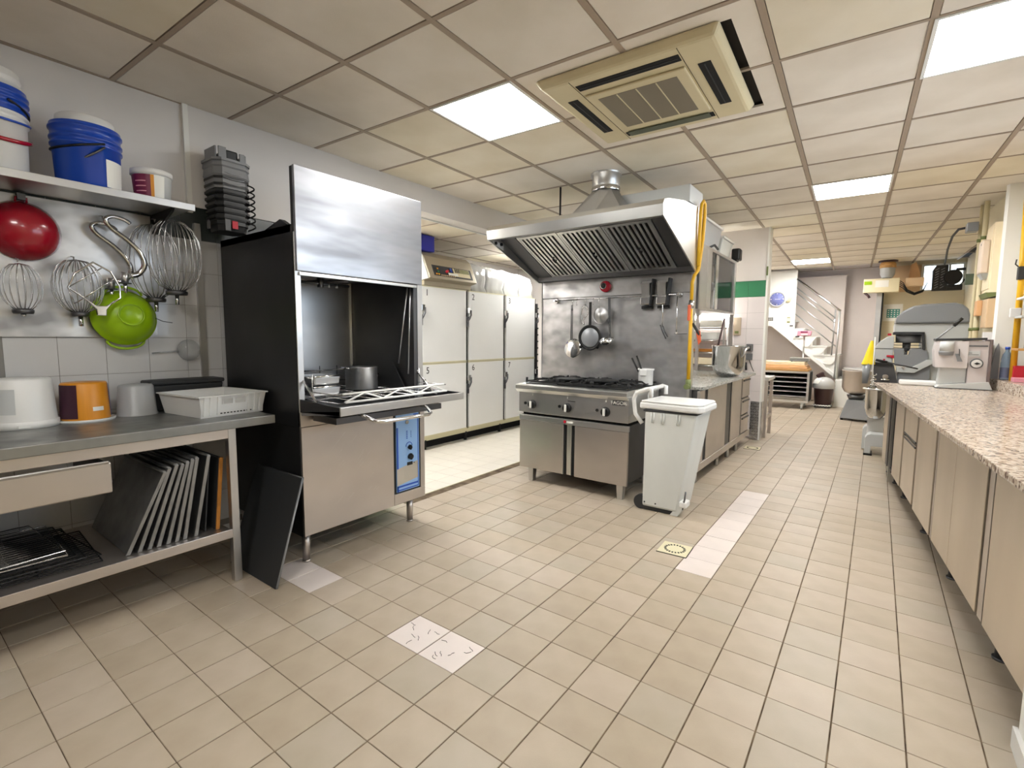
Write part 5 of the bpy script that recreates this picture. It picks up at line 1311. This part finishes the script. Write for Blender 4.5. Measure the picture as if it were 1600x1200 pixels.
MB().box(.20, .50, 6.16, 6.34, S, S + .045).put('white_board', white_pl, label='long white plastic board lying at the far end of the granite counter', cat='board', bevel=.012)

# big spiral machine behind the counter
t = thing('spiral_mixer', 'big grey industrial mixer with rounded hood standing behind the granite counter', 'mixer', (.5, 7.6, 0))
def rx(pts, y0, y1, nm, m, bv=.006, par=None): return MB().prism(pts, 'y', y0, y1).put(nm, m, par or t, bevel=bv)
cx0, cx1 = .155, .80
hood = [(cx0, 1.49), (cx0 + .01, 1.56), (cx0 + .06, 1.63), (cx0 + .15, 1.685), (cx0 + .25, 1.705), (.66, 1.712), (.73, 1.69), (.775, 1.64), (cx1, 1.56), (cx1, 1.49)]
rx(hood, 7.25, 7.95, 'hood', grey_m, .02)
rx([(cx0, 1.39), (cx0, 1.488), (cx1, 1.488), (cx1, .80), (.42, .80), (.42, 1.39)], 7.3, 7.95, 'upper_body', grey_l, .006)
rx([(cx0 - .01, 1.36), (.42, 1.36), (.42, 1.39), (cx0 - .01, 1.39)], 7.24, 7.6, 'black_plate', black2, .003)
rx([(.40, 1.39), (.425, 1.39), (.445, 1.19), (.42, 1.19)], 7.24, 7.3, 'black_bracket', black2, .003)
MB().cyl((.29, 7.42, 1.27), (.29, 7.42, 1.36), .115, .12, 32).put('hub', grey_m, t); MB().cyl((.28, 7.42, 1.17), (.28, 7.42, 1.28), .035, .04).cyl((.28, 7.42, 1.10), (.28, 7.42, 1.18), .014).put('shaft', grey_d, t)
m = MB()
for z in (1.27, 1.24, 1.205): m.tube([(.15, 7.5, z), (.20, 7.28, z), (.38, 7.28, z), (.41, 7.4, z)], .004, 5)
m.put('guard_wires', steel_dark, t)
rx([(.16, 1.20), (.255, 1.20), (.26, 1.13), (.30, 1.13), (.305, 1.19), (.33, 1.205), (.46, 1.195), (.48, 1.09), (.36, .98), (.30, .99), (.18, 1.0)], 7.26, 7.34, 'front_casing', grey_m, .006)
rx([(.19, .995), (.33, .985), (.46, 1.08), (.52, 1.075), (.52, 1.04), (.36, .925), (.20, .93)], 7.2, 7.3, 'shelf_arm', grey_l, .006)
rx([(.21, .925), (.36, .92), (.5, 1.02), (.5, .02), (.21, .02)], 7.24, 7.9, 'lower_body', grey_m, .006)
rx([(-.02, 1.20), (.03, 1.28), (.10, 1.335), (.16, 1.35), (.16, 1.0), (-.01, 1.0)], 7.32, 7.9, 'left_cowl', grey_l, .008)
B(-.015, .16, 7.312, 7.32, 1.195, 1.20).put('cowl_joint', grey_d, t)
MB().box(.10, .17, 7.30, 7.312, 1.10, 1.12).box(.14, .17, 7.30, 7.312, 1.085, 1.10).put('red_label', red_b, t)
MB().box(.07, .09, 7.30, 7.312, 1.06, 1.075).put('red_dot', red_b, t)
B(.095, .13, 7.31, 7.33, 1.35, 1.375).put('red_button', red_b, t)
MB().tube([(.09, 7.2, 1.045), (.39, 7.2, .975)], .008, 8).put('lever_rod', steel_dark, t); MB().tube([(.0, 7.2, 1.065), (.11, 7.2, 1.04)], .014, 8).put('lever_grip', black, t); MB().cyl((.26, 7.2, .985), (.26, 7.18, .985), .014).put('pivot', chrome, t)
MB().prism([(-.02, 1.02), (.17, 1.02), (.215, .80), (.0, .80)], 'y', 7.1, 7.3).put('tilted_plate', steel_dark, t)
MB().prism([(-.02, 1.0), (.16, 1.0), (.16, 1.03), (-.02, 1.04)], 'y', 7.08, 7.31).put('plate_edge', black, t)
MB().cyl((.10, 7.08, .88), (.10, 7.02, .88), .028).lathe([(.03, .84), (.045, .845), (.045, .85), (.03, .855)], (.1, 7.05, 0), 20).put('clamp', chrome, t)

# planetary mixer stand and bowl peeping past the counter's far end
t = thing('planetary_mixer', 'small mixer stand with steel bowl peeping past the far end of the granite counter', 'mixer', (.0, 7.0, 0))
MB().lathe([(0, .40), (.05, .405), (.085, .45), (.105, .53), (.108, .745), (.112, .75), (.112, .757), (.104, .757), (.10, .54), (0, .42)], (.035, 6.92, 0), 36).put('bowl', chrome, t)
MB().lathe([(.108, .735), (.135, .74), (.135, .75), (.108, .752)], (.035, 6.92, 0), 36).put('bowl_ring', steel, t)
B(-.035, .12, 6.98, 7.12, .18, .42).put('column', white_pl, t)
def arch(x0, x1, y, z0_, z1_, nm):
    MB().prism([(x0, z0_), (x0, z1_ - .05), (x0 + .02, z1_ - .015), (x0 + .05, z1_), (x1, z1_), (x1, z1_ - .14), (x0 + .06, z1_ - .14), (x0 + .06, z0_)], 'y', y, y + .2).put(nm, grey_l, t, bevel=.006)
arch(-.045, .12, 6.78, .02, .245, 'foot_front'); arch(-.075, .10, 7.05, .02, .30, 'foot_rear')
B(-.05, .03, 6.77, 6.98, 0, .02).put('rubber_foot', black, t)
MB().tube([(-.02, 6.92, 1.33), (-.02, 6.92, .76)], .006, 8).put('rod', bright_wall, t)
pts = [(-.01 + .03 * math.cos(a), 6.92 + .03 * math.sin(a), .76 + a * .0078) for a in [k * .5 for k in range(40)]]
MB().tube(pts, .006, 6).put('spiral_hook', chrome, t)
t = thing('cloth', 'bright yellow cloth draped over the rod of the small mixer', 'cloth', (-.07, 7.0, 1.0))
m = MB()
vs = []; nz = 6; na = 12
for i in range(nz + 1):
    u = i / nz; z = 1.29 - .27 * u; w_ = .012 + .05 * u
    for k in range(na):
        a = 2 * math.pi * k / na; rr = w_ * (1 + .18 * math.sin(3 * a + u * 2))
        vs.append((-.045 - .03 * u + rr * math.cos(a), 6.95 + rr * .8 * math.sin(a), z))
m.add(vs, [(i * na + k, i * na + (k + 1) % na, (i + 1) * na + (k + 1) % na, (i + 1) * na + k) for i in range(nz) for k in range(na)], True).put('drape', yellow_b, t)
MB().cyl((-.085, 6.95, .80), (-.078, 6.95, 1.03), .028, .045, 20).put('blue_grey_sleeve', grey_m, label='grey cylinder hanging under the yellow cloth', cat='sleeve')

# spiral dough mixer on the floor with its bowl
t = thing('dough_mixer', 'low dough mixer with big brushed steel bowl on a grey wedge base on the floor', 'mixer', (-.22, 9.7, 0))
MB().add([(-.42, 9.5, .03), (-.02, 9.42, .03), (-.02, 9.95, .03), (-.42, 10.0, .03), (-.34, 9.56, .33), (-.06, 9.52, .33), (-.06, 9.9, .33), (-.30, 9.92, .33)], [(0, 3, 2, 1), (4, 5, 6, 7), (0, 1, 5, 4), (1, 2, 6, 5), (2, 3, 7, 6), (3, 0, 4, 7)]).put('base', grey_m, t, bevel=.012)
for x, y in ((-.39, 9.54), (-.06, 9.46), (-.38, 9.96), (-.06, 9.9)): MB().cyl((x, y, 0), (x, y, .035), .02).put('foot', black, t)
MB().cyl((-.22, 9.72, .33), (-.22, 9.72, .40), .10, .13, 24).put('collar', steel_dark, t)
MB().lathe([(0, .40), (.08, .405), (.17, .45), (.205, .52), (.208, .785), (.216, .79), (.216, .80), (.20, .80), (.196, .53), (0, .42)], (-.22, 9.72, 0), 40).put('bowl', steel_warm, t)

# ============================================================ STAIRCASE and back of the room
t = thing('staircase', 'white staircase with tubular handrail climbing left at the back of the kitchen', 'staircase', (-1.0, 11.9, 0))
ys, ye = 11.40, 12.45
poly = [(-.55, .50), (-.62, .50), (-.62, .62)]
# stringer drawn as saw tooth above, diagonal below
steps = [(-.60, .976), (-.86, .976), (-.80, 1.147), (-1.06, 1.147), (-1.0, 1.32), (-1.26, 1.32), (-1.22, 1.49), (-1.46, 1.49), (-1.42, 1.66), (-1.66, 1.66), (-1.62, 1.83), (-1.86, 1.83), (-1.82, 2.0), (-2.1, 2.0)]
top = [(-.60, .976), (-.83, .976), (-.83, 1.147), (-1.03, 1.147), (-1.03, 1.32), (-1.23, 1.32), (-1.23, 1.49), (-1.43, 1.49), (-1.43, 1.66), (-1.63, 1.66), (-1.63, 1.83), (-1.83, 1.83), (-1.83, 2.0), (-2.05, 2.0)]
bot = [(-2.05, 1.80), (-1.743, 1.527), (-1.213, 1.064), (-.644, .554), (-.60, .52)]
MB().prism(top + bot, 'y', ys + .04, ye).put('flight', bright_wall, t)
for k, (x, z) in enumerate(((-.60, .976), (-.80, 1.147), (-1.0, 1.32), (-1.2, 1.49), (-1.4, 1.66), (-1.6, 1.83), (-1.8, 2.0))):
    MB().prism([(x - .27, z), (x + .03, z), (x + .03, z + .02), (x - .27, z + .02)], 'y', ys, ye).put('tread', bright_wall, t)
    MB().prism([(x - .22, z - .17), (x - .1, z - .17), (x + .02, z), (x - .22, z)], 'y', ys + .01, ys + .05).put('riser_wedge', bright_wall, t)
MB().prism([(-2.05, 1.80), (-1.743, 1.527), (-1.213, 1.064), (-.60, .52), (-.60, .60), (-1.2, 1.13), (-1.75, 1.61), (-2.05, 1.88)], 'y', ys + .01, ys + .04).put('stringer', bright_wall, t)
MB().box(-.60, -.09, 11.22, 12.45, 0, .52).put('landing', bright_wall, t)
MB().box(-.52, -.09, 11.75, 12.45, .52, .72).put('landing_block', bright_wall, t)
m = MB()
rl = [(-1.36, 2.49), (-.66, 1.885), (-.60, 1.835)]
m.tube([(a, ys - .02, b) for a, b in rl], .024, 10).put('handrail', chrome, t)
for (a, b, c_, d_, nm) in ((-1.36, 2.32, -.68, 1.71, 'bar'), (-1.36, 2.22, -.68, 1.62, 'bar'), (-1.36, 2.02, -.64, 1.40, 'bar'), (-1.36, 1.80, -.64, 1.16, 'bar')):
    MB().tube([(a, ys - .02, b), (c_, ys - .02, d_)], .010, 8).put(nm, steel, t)
MB().tube([(-.625, ys - .02, .53), (-.612, ys - .02, 1.84)], .018, 10).put('newel', steel, t); MB().tube([(-.70, ys, .99), (-.68, ys, 1.88)], .014, 10).put('newel', steel, t)
MB().tube([(-1.2, ye - .05, 2.5), (-.60, ye - .05, 2.0)], .02, 8).put('wall_handrail', steel, t)
# white boarded panel on the stair side that carries the clock
t = thing('boarded_panel', 'white boarded panel enclosing the upper stairs, carrying the clock', 'panel', (-1.9, 11.38, 1.5))
MB().prism([(-2.6, CZ - .01), (-1.355, CZ - .01), (-1.355, 1.42), (-1.375, 1.22), (-1.74, 1.535), (-1.87, 1.64), (-2.6, 1.64)], 'y', 11.37, 11.405).put('board', bright_wall, t)
for k in range(7): B(-2.35 + k * .14 - .002, -2.35 + k * .14 + .002, 11.366, 11.372, 1.78, 2.08).put('groove', grey_l, t)
B(-2.6, -.58, 12.2, 12.3, 0, 2.6).put('stairs_rear_wall', pink_wall, label='pinkish wall under the white stairs', cat='wall')
t = thing('wall_clock', 'round wall clock with blue face on the white boarded stair panel', 'clock', (-1.69, 11.34, 2.10))
MB().lathe([(0, 0), (.135, 0), (.135, .012), (0, .012)], (-1.69, 11.345, 2.10), 40, Mp).put('face', clock_f, t)
MB().lathe([(.13, .0), (.152, .0), (.152, .022), (.14, .03), (.13, .022), (.13, 0)], (-1.69, 11.35, 2.10), 40, Mp).put('rim', grey_l, t)
for k in range(12):
    a = 2 * math.pi * k / 12; s_ = .013 if k % 3 == 0 else .006
    MB().rbox((-1.69 + math.sin(a) * .11, 11.330, 2.10 + math.cos(a) * .11), (s_ * 1.3, .003, s_ * 1.6), Matrix.Rotation(a, 3, 'Y')).put('hour_mark', bright_wall, t)
B(-1.73, -1.63, 11.328, 11.332, 2.097, 2.103).put('hand', bright_wall, t); B(-1.692, -1.688, 11.328, 11.332, 2.10, 2.16).put('hand', grey_d, t)
t = thing('wall_ornament', 'orange and green ornament on the panel left of the clock', 'ornament', (-1.87, 11.36, 2.05))
MB().prism([(-1.90, 2.10), (-1.84, 2.08), (-1.835, 2.0), (-1.86, 2.0)], 'y', 11.35, 11.368).put('orange_piece', orange_s, t, bevel=.006); MB().prism([(-1.94, 2.13), (-1.88, 2.13), (-1.87, 2.08), (-1.93, 2.07)], 'y', 11.345, 11.368).put('green_piece', tile_g, t, bevel=.006)
t = thing('wall_ornament', 'straw coloured ornament with stalks on the panel right of the clock', 'ornament', (-1.48, 11.36, 2.05))
for k in range(4): MB().tube([(-1.52 + k * .015, 11.355, 2.03), (-1.49 + k * .022, 11.355, 2.13)], .008, 6).put('stalk', beige_b, t)
MB().box(-1.53, -1.48, 11.35, 11.368, 2.03, 2.06).put('tie', olive, t)
for lab, x0, x1, z0_, z1_, m_ in (('white notice with two rows of dark print at the lower left of the stair panel', -1.87, -1.74, 1.56, 1.75, paper), ('green and white notice at the lower right of the stair panel', -1.50, -1.43, 1.62, 1.74, cream_b)):
    t = thing('notice', lab, 'notice', ((x0 + x1) / 2, 11.35, z0_))
    B(x0, x1, 11.355, 11.368, z0_, z1_).put('sheet', m_, t)
    if m_ is paper:
        for r_ in range(2):
            for c_ in range(4): B(x0 + .008 + c_ * .031, x0 + .032 + c_ * .031, 11.352, 11.356, z1_ - .045 - r_ * .035, z1_ - .018 - r_ * .035).put('print_block', black2, t)
    else: B(x0 + .01, x1 - .01, 11.352, 11.356, z0_ + .005, z0_ + .03).put('print_block', olive, t); B(x0 + .01, x1 - .01, 11.352, 11.356, z1_ - .02, z1_ - .006).put('print_block', olive, t)
B(-1.44, -1.38, 11.352, 11.369, 1.545, 1.58).put('small_dark_sign', grey_d, label='tiny dark sign at the lower right corner of the stair panel', cat='sign')

# trolley with boards
t = thing('tray_trolley', 'low steel tray trolley on castors in front of the staircase', 'trolley', (-1.4, 10.7, 0))
tx0, tx1, ty0, ty1 = -1.95, -.955, 10.45, 11.0
for x in (tx0 + .02, tx1 - .02):
    for y in (ty0 + .02, ty1 - .02): B(x - .018, x + .018, y - .018, y + .018, .12, .70).put('post', steel, t)
for y in (ty0, ty1 - .03): MB().box(tx0, tx1, y, y + .03, .12, .16).put('rail', steel_h, t); MB().box(tx0, tx1, y, y + .03, .665, .70).put('rail', steel_h, t)
for k in range(5):
    z = .225 + k * .088
    MB().box(tx0 + .02, tx1 - .03, ty0 + .005, ty1 - .01, z, z + .014).put('sheet', steel, t, bevel=.002)
B(tx0, tx1, ty1 - .012, ty1, .12, .70).put('back_panel', dark_in, t); B(tx0, tx0 + .01, ty0 + .04, ty1, .14, .68).put('side_panel', dark_in, t); B(tx1 - .01, tx1, ty0 + .04, ty1, .14, .68).put('side_panel', dark_in, t)
for x in (tx0 + .1, tx1 - .1):
    for y in (ty0 + .05, ty1 - .05): MB().cyl((x - .015, y, .045), (x + .015, y, .045), .045, n=20).box(x - .02, x + .02, y - .02, y + .02, .08, .12).put('castor', grey_l, t)
for k, (z0_, z1_, m_, lab, y0) in enumerate(((.702, .745, wood, 'lowest orange-brown board stacked on the tray trolley', 10.44), (.746, .785, peach, 'second board from the bottom, peach coloured, on the tray trolley', 10.46), (.786, .815, orange_s, 'thin reddish board in the stack on the tray trolley', 10.48), (.816, .875, cream_b, 'top cream board of the stack on the tray trolley', 10.5))):
    B(tx0 + .01 + k * .02, tx1 - .02 - k * .025, y0, 10.98, z0_, z1_).put('board', m_ if k != 2 else peach, label=lab, cat='board', group='boards on the tray trolley', bevel=.008)
# platform scale on the boards
t = thing('platform_scale', 'bench scale with red and white display head standing on the stacked boards', 'scale', (-1.12, 10.7, .876))
B(-1.30, -1.0, 10.55, 10.85, .885, .935).put('body', grey_m, t, bevel=.008); B(-1.31, -.99, 10.54, 10.86, .937, .95).put('pan', steel_h, t, bevel=.003)
for x in (-1.27, -1.03):
    for y in (10.58, 10.82): MB().cyl((x, y, .876), (x, y, .886), .015).put('foot', black, t)
MB().cyl((-1.12, 10.86, .90), (-1.12, 10.86, 1.36), .014).put('pole', steel_h, t)
MB().prism([(-1.24, 1.36), (-1.01, 1.36), (-1.0, 1.45), (-1.23, 1.46)], 'y', 10.80, 10.88).put('display_head', pink_l, t, bevel=.01)
B(-1.18, -1.06, 10.795, 10.802, 1.42, 1.445).put('display', maroon, t); B(-1.17, -1.06, 10.795, 10.802, 1.375, 1.395).put('key_strip', bright_wall, t)
MB().cyl((-1.26, 10.82, 1.34), (-1.20, 10.82, 1.35), .016).put('side_plug', grey_d, t)
# brown waste bin with bag
t = thing('waste_bin', 'dark brown round waste bin lined with a clear bag beside the tray trolley', 'bin', (-.765, 11.02, 0))
MB().lathe([(0, .06), (.13, .06), (.135, .07), (.165, .40), (.18, .405), (.18, .43), (.17, .435), (.155, .41), (.125, .08), (0, .08)], (-.765, 11.02, 0), 32).put('body', brown_pl, t)
MB().lathe([(.182, .37), (.186, .42), (.18, .45), (.15, .52), (.10, .56), (.04, .58), (0, .57)], (-.765, 11.02, 0), 24).put('bag', wrap_m, t)
MB().lathe([(0, .54), (.06, .56), (.10, .52), (.12, .46)], (-.82, 10.98, 0), 16).put('waste_paper', paper, t)
MB().lathe([(.12, .02), (.15, .02), (.16, .05), (.12, .06), (.12, .02)], (-.765, 11.02, 0), 24).put('dolly', grey_d, t)
for a in range(4): MB().cyl((-.79 + .12 * math.cos(a * 1.57 + .6), 11.0 + .12 * math.sin(a * 1.57 + .6), .02), (-.77 + .12 * math.cos(a * 1.57 + .6), 11.0 + .12 * math.sin(a * 1.57 + .6), .02), .02).put('castor', grey_d, t)
MB().tube([(-.93 + k * .022, 10.78, .055 + .012 * (k % 2)) for k in range(15)], .008, 6).put('coiled_hose', bright_wall, label='white coiled hose lying in front of the brown waste bin', cat='hose')
MB().prism([(-.93, .60), (-.80, .68), (-.70, .45), (-.84, .50)], 'y', 11.15, 11.25).put('dark_bag', brown_pl, label='dark crumpled sack behind the brown waste bin', cat='sack', bevel=.03)

# right back corner: steel door post, control boxes, poster, fan, pipes
t = thing('steel_post', 'tall polished steel post beside the cream wall at the back right', 'post', (0, 11.4, 0))
B(-.06, .02, 11.42, 11.54, 0, 2.17).put('post', steel, t); B(.02, .045, 11.42, 11.54, 0, 2.17).put('dark_edge', dark_in, t)
t = thing('poster', 'framed poster with teal pattern on the cream back wall', 'poster', (.15, 11.54, 1.7))
B(.06, .34, 11.545, 11.558, 1.64, 1.95).put('sheet', paper, t); B(.11, .30, 11.540, 11.546, 1.70, 1.86).put('picture', teal, t)
for r_ in range(4):
    for c_ in range(4): B(.125 + c_ * .045, .145 + c_ * .045, 11.537, 11.541, 1.715 + r_ * .037, 1.73 + r_ * .037).put('pattern_piece', paper, t)
t = thing('switch_box', 'wide beige control box high on the back wall under a glass lamp', 'box', (0, 11.0, 2.15))
B(-.26, .25, 10.95, 11.1, 2.13, 2.37).put('housing', beige_b, t, bevel=.008); B(-.25, -.14, 10.945, 10.952, 2.27, 2.33).put('green_label', green_pl, t)
B(-.09, .10, 10.945, 10.952, 2.22, 2.34).put('white_label', paper, t)
MB().tube([(-.24, 11.0, 2.14), (-.18, 11.0, 2.08), (-.16, 11.0, 2.04)], .02, 8).put('cable_gland', brown_pl, t)
B(-.2, .2, 11.1, 11.56, 2.2, 2.3).put('mounting_arm', beige_b, t)
t = thing('glass_lamp', 'amber and glass ceiling lamp hanging just above the beige control box', 'lamp', (.07, 11.0, 2.38))
MB().lathe([(.075, 2.38), (.105, 2.44), (.11, 2.56), (.10, 2.64)], (.07, 11.0, 0), 24).put('glass_shade', frost, t); MB().lathe([(.112, 2.55), (.118, 2.56), (.118, 2.62), (.10, 2.65)], (.07, 11.0, 0), 24).put('amber_band', wood, t)
MB().lathe([(0, 2.655), (.14, 2.655), (.14, 2.678), (0, 2.678)], (.07, 11.0, 0), 24).put('ceiling_ring', brown_pl, t)
MB().cyl((.07, 11.0, 2.42), (.07, 11.0, 2.655), .012).put('stem', white_pl, t)
t = thing('junction_box', 'small beige junction box with looping cables beside the wide control box', 'box', (.45, 11.0, 2.2))
B(.33, .58, 10.98, 11.1, 2.22, 2.36).put('housing', tan_b, t, bevel=.006); B(.33, .58, 11.1, 11.56, 2.25, 2.33).put('mounting_arm', tan_b, t)
for k in range(4): MB().tube([(.22, 10.97, 2.34 - k * .03), (.30, 10.96, 2.28 - k * .03), (.36, 10.95, 2.16 - k * .015), (.46, 10.95, 2.10 - k * .012), (.57, 10.95, 2.14 - k * .01), (.62, 10.96, 2.26)], .007, 6).put('cable', iron, t)
MB().prism([(.40, 2.62), (.47, 2.66), (.55, 2.40), (.38, 2.38)], 'y', 11.3, 11.5).put('paper_cone', peach, label='pale cone shaped bag hanging in the back right corner', cat='bag')
t = thing('wall_fan', 'black box fan with round motor mounted in front of the far window', 'fan', (.88, 11.2, 2.17))
MB().prism([(.705, 2.15), (.70, 2.50), (.74, 2.575), (.90, 2.575), (.90, 2.15)], 'y', 11.25, 11.42).put('box', black2, t, bevel=.008)
for c_ in range(2):
    for k in range(8): MB().rbox((.755 + c_ * .075, 11.245, 2.20 + k * .044), (.055, .012, .012), Matrix.Rotation(R(-32), 3, 'Y')).put('louvre', grey_m, t)
MB().cyl((.96, 11.30, 2.36), (.96, 11.12, 2.36), .125, .115, 32).put('motor', black, t); MB().tube([(.95 + .15 * math.cos(a), 11.10, 2.33 + .15 * math.sin(a)) for a in [math.pi * (1.05 + k / 11) for k in range(11)]], .010, 6).put('cable_loop', black2, t)
MB().box(.86, 1.10, 11.3, 11.42, 2.15, 2.24).put('bracket', black2, t); B(1.0, 1.12, 11.25, 11.3, 2.47, 2.51).put('bracket', black2, t)
MB().tube([(.67, 6.98, 2.46), (.62, 7.1, 2.47), (.60, 7.4, 2.45), (.66, 8.6, 2.47), (.76, 10.0, 2.52), (.84, 11.2, 2.58)], .012, 8).put('power_cable', black2, label='black cable running from the grey socket box over to the black fan', cat='cable')
B(.70, .80, 7.0, 7.05, 1.88, 1.99).put('green_board', darkgreen, label='small dark green board on the far right wall beside the pipes', cat='board')
B(.66, .75, 6.85, 6.98, 2.40, 2.49).put('wall_socket', grey_m, label='small grey socket box on the pipes, feeding the fan cable', cat='socket', bevel=.006)
for i, (x, y, r_, lab) in enumerate(((.775, 6.98, .014, 'thin cream pipe running up the far right wall, left one'), (.79, 6.80, .022, 'thicker cream pipe running up the far right wall, right one'))):
    t = thing('wall_pipe', lab, 'pipe', (x, y, 0)); MB().tube([(x, y, .0), (x, y, CZ - .01)], r_, 10).put('pipe', beige_b, t)
    for z in (1.4, 2.3): MB().cyl((x, y, z), (x, y, z + .03), r_ + .006).put('clip', olive, t)
t = thing('fuse_cabinet', 'cream electrical cabinet on the far right wall beside the white partition end', 'cabinet', (.85, 6.55, 1.75))
B(.80, .90, 6.32, 6.72, 1.74, 2.38).put('housing', cream_b, t, bevel=.006); B(.794, .80, 6.34, 6.70, 1.78, 2.33).put('door', cream_b, t, bevel=.003); MB().prism([(.78, 1.745), (.96, 1.745), (.96, 1.73), (.80, 1.70)], 'y', 6.32, 6.72).put('bottom_lip', olive, t)
t = thing('towel_dispenser', 'pale paper towel dispenser mounted on the cream electrical cabinet', 'dispenser', (.77, 6.5, 1.9))
B(.735, .793, 6.40, 6.60, 1.93, 2.24).put('cover', mat('pinkish_cream', rgb(214, 196, 178), .5), t, bevel=.012); MB().frustum((.765, .793, 6.44, 6.56, 1.88), (.74, .793, 6.40, 6.60, 1.93)).put('chute', grey_l, t); MB().cyl((.737, 6.45, 2.20), (.733, 6.45, 2.20), .01).put('lock', grey_d, t)
B(.79, .80, 6.62, 6.78, 1.97, 2.2).put('clear_holder', frost, label='small clear holder beside the towel dispenser', cat='holder')
B(.80, .96, 6.33, 6.62, 1.42, 1.69).put('hanging_box', tan_b, label='tan cardboard box hanging under the cream electrical cabinet', cat='box', bevel=.006)
B(.76, .80, 6.60, 6.76, 1.54, 1.69).put('small_box', peach, label='small peach box left of the tan cardboard box', cat='box', bevel=.006)
B(.80, .93, 6.35, 6.45, .87, 1.38).put('leaning_board', white_wall, label='pale upright panel leaning between the slicing machine and the partition end', cat='board', bevel=.003)
MB().prism([(.835, .955), (.90, .955), (.90, 1.20), (.885, 1.28), (.865, 1.22)], 'y', 6.19, 6.215).put('grey_board', grey_m, label='slim grey pointed board standing right behind the slicing machine', cat='board', bevel=.004)
# things on the ledge at the right edge
L = .956
t = thing('water_bottle', 'clear plastic water bottle with blue cap on the granite ledge at the right edge', 'bottle', (.93, 6.05, L))
MB().lathe([(0, L + .001), (.034, L + .001), (.037, L + .012), (.037, L + .15), (.034, L + .165), (.037, L + .18), (.03, L + .22), (.014, L + .25), (.014, L + .27)], (.925, 6.06, 0), 24).put('body', mat('bottle_blue', rgb(170, 196, 224), .1, trans=.7), t)
MB().cyl((.925, 6.06, L + .268), (.925, 6.06, L + .292), .017).put('cap', blue_pl, t); MB().lathe([(.0375, L + .02), (.0375, L + .11)], (.925, 6.06, 0), 24).put('label', mat('bottle_label', rgb(96, 104, 130), .4), t)
B(.955, 1.06, 5.95, 6.08, L, L + .13).put('red_box', red_b, label='crimson box on the granite ledge beside the water bottle', cat='box', bevel=.004)
B(.94, 1.06, 5.80, 5.92, L, L + .035).put('pink_packet', pink_l, label='flat pink and white packet in front of the crimson box', cat='packet', bevel=.004)
t = thing('ledge_pipe', 'vertical yellow pipe with black clamp at the right edge of the picture', 'pipe', (.955, 5.93, L))
MB().tube([(.962, 6.0, L + .0), (.955, 6.0, 1.8), (.94, 6.0, 2.55)], .022, 10).put('pipe', yellow, t); B(.925, .975, 5.96, 6.02, 1.82, 1.93).put('clamp', black2, t, bevel=.006); MB().tube([(.925, 5.98, 1.93), (.905, 5.97, 1.95), (.91, 5.97, 1.99)], .005, 6).put('wire_hook', black2, t)
for z, m_, lab in ((1.645, bright_wall, 'white bracket shelf edge crossing the yellow pipe, upper one'), (1.49, grey_l, 'pale grey shelf edge crossing the yellow pipe, middle one'), (1.22, wood, 'wooden shelf edge crossing the yellow pipe, lowest one')):
    B(.93, 1.12, 5.70, 5.95, z, z + .018).put('ledge_shelf', m_, label=lab, cat='shelf', bevel=.003)
B(.90, .97, 5.95, 6.0, 1.50, 1.58).put('white_switch', white_pl, label='white switch block on the middle ledge shelf at the right edge', cat='switch', bevel=.006)
B(1.0, 1.06, 5.72, 5.93, 1.24, 1.62).put('brown_box', brown_pl, label='brown box standing on the wooden ledge shelf at the right edge', cat='box')

# ============================================================ AIR CONDITIONER cassette
acx, acy = -1.118, 2.80
t = thing('air_conditioner', 'square aged cream ceiling cassette air conditioner with four black air slots', 'air conditioner', (acx, acy, CZ), R(1.9), local=True)
a = .475
MB().frustum((-a + .03, a - .03, -a + .03, a - .03, -.045), (-a, a, -a, a, -.0)).put('fascia', ac_m, t, bevel=.015)
g = MB().box(-.27, .27, -.27, .27, -.058, -.044).put('grille_panel', ac_m, t, bevel=.01)
MB().box(-.215, .215, -.215, .215, -.0595, -.058).put('filter_mesh', ac_g, g)
for k in range(1, 4): B(-.215 + k * .1075 - .003, -.215 + k * .1075 + .003, -.215, .215, -.0615, -.0595).put('grille_bar', ac_m, g)
for k, (x0, x1, y0, y1) in enumerate(((-.27, .27, -.385, -.325), (-.27, .27, .325, .385), (-.385, -.325, -.25, .25), (.325, .385, -.25, .25))):
    s_ = B(x0, x1, y0, y1, -.0475, -.040).put('air_slot', dark_in, t)
    if k == 1: B(x0 + .02, x1 - .02, y0 - .015, y0 + .05, -.056, -.0478).put('flap', mat('flap_grey', rgb(86, 92, 76), .5), s_, bevel=.004)
    else:
        if k == 0: B(x0 + .01, x1 - .01, y0 + .028, y0 + .034, -.0495, -.0476).put('flap', black2, s_)
        else: B(x0 + .026, x0 + .032, y0 + .01, y1 - .01, -.0495, -.0476).put('flap', black2, s_)
for x in (-.28, .278): B(x - .001, x + .001, -.44, .44, -.0465, -.0445).put('joint', dark_in, t)
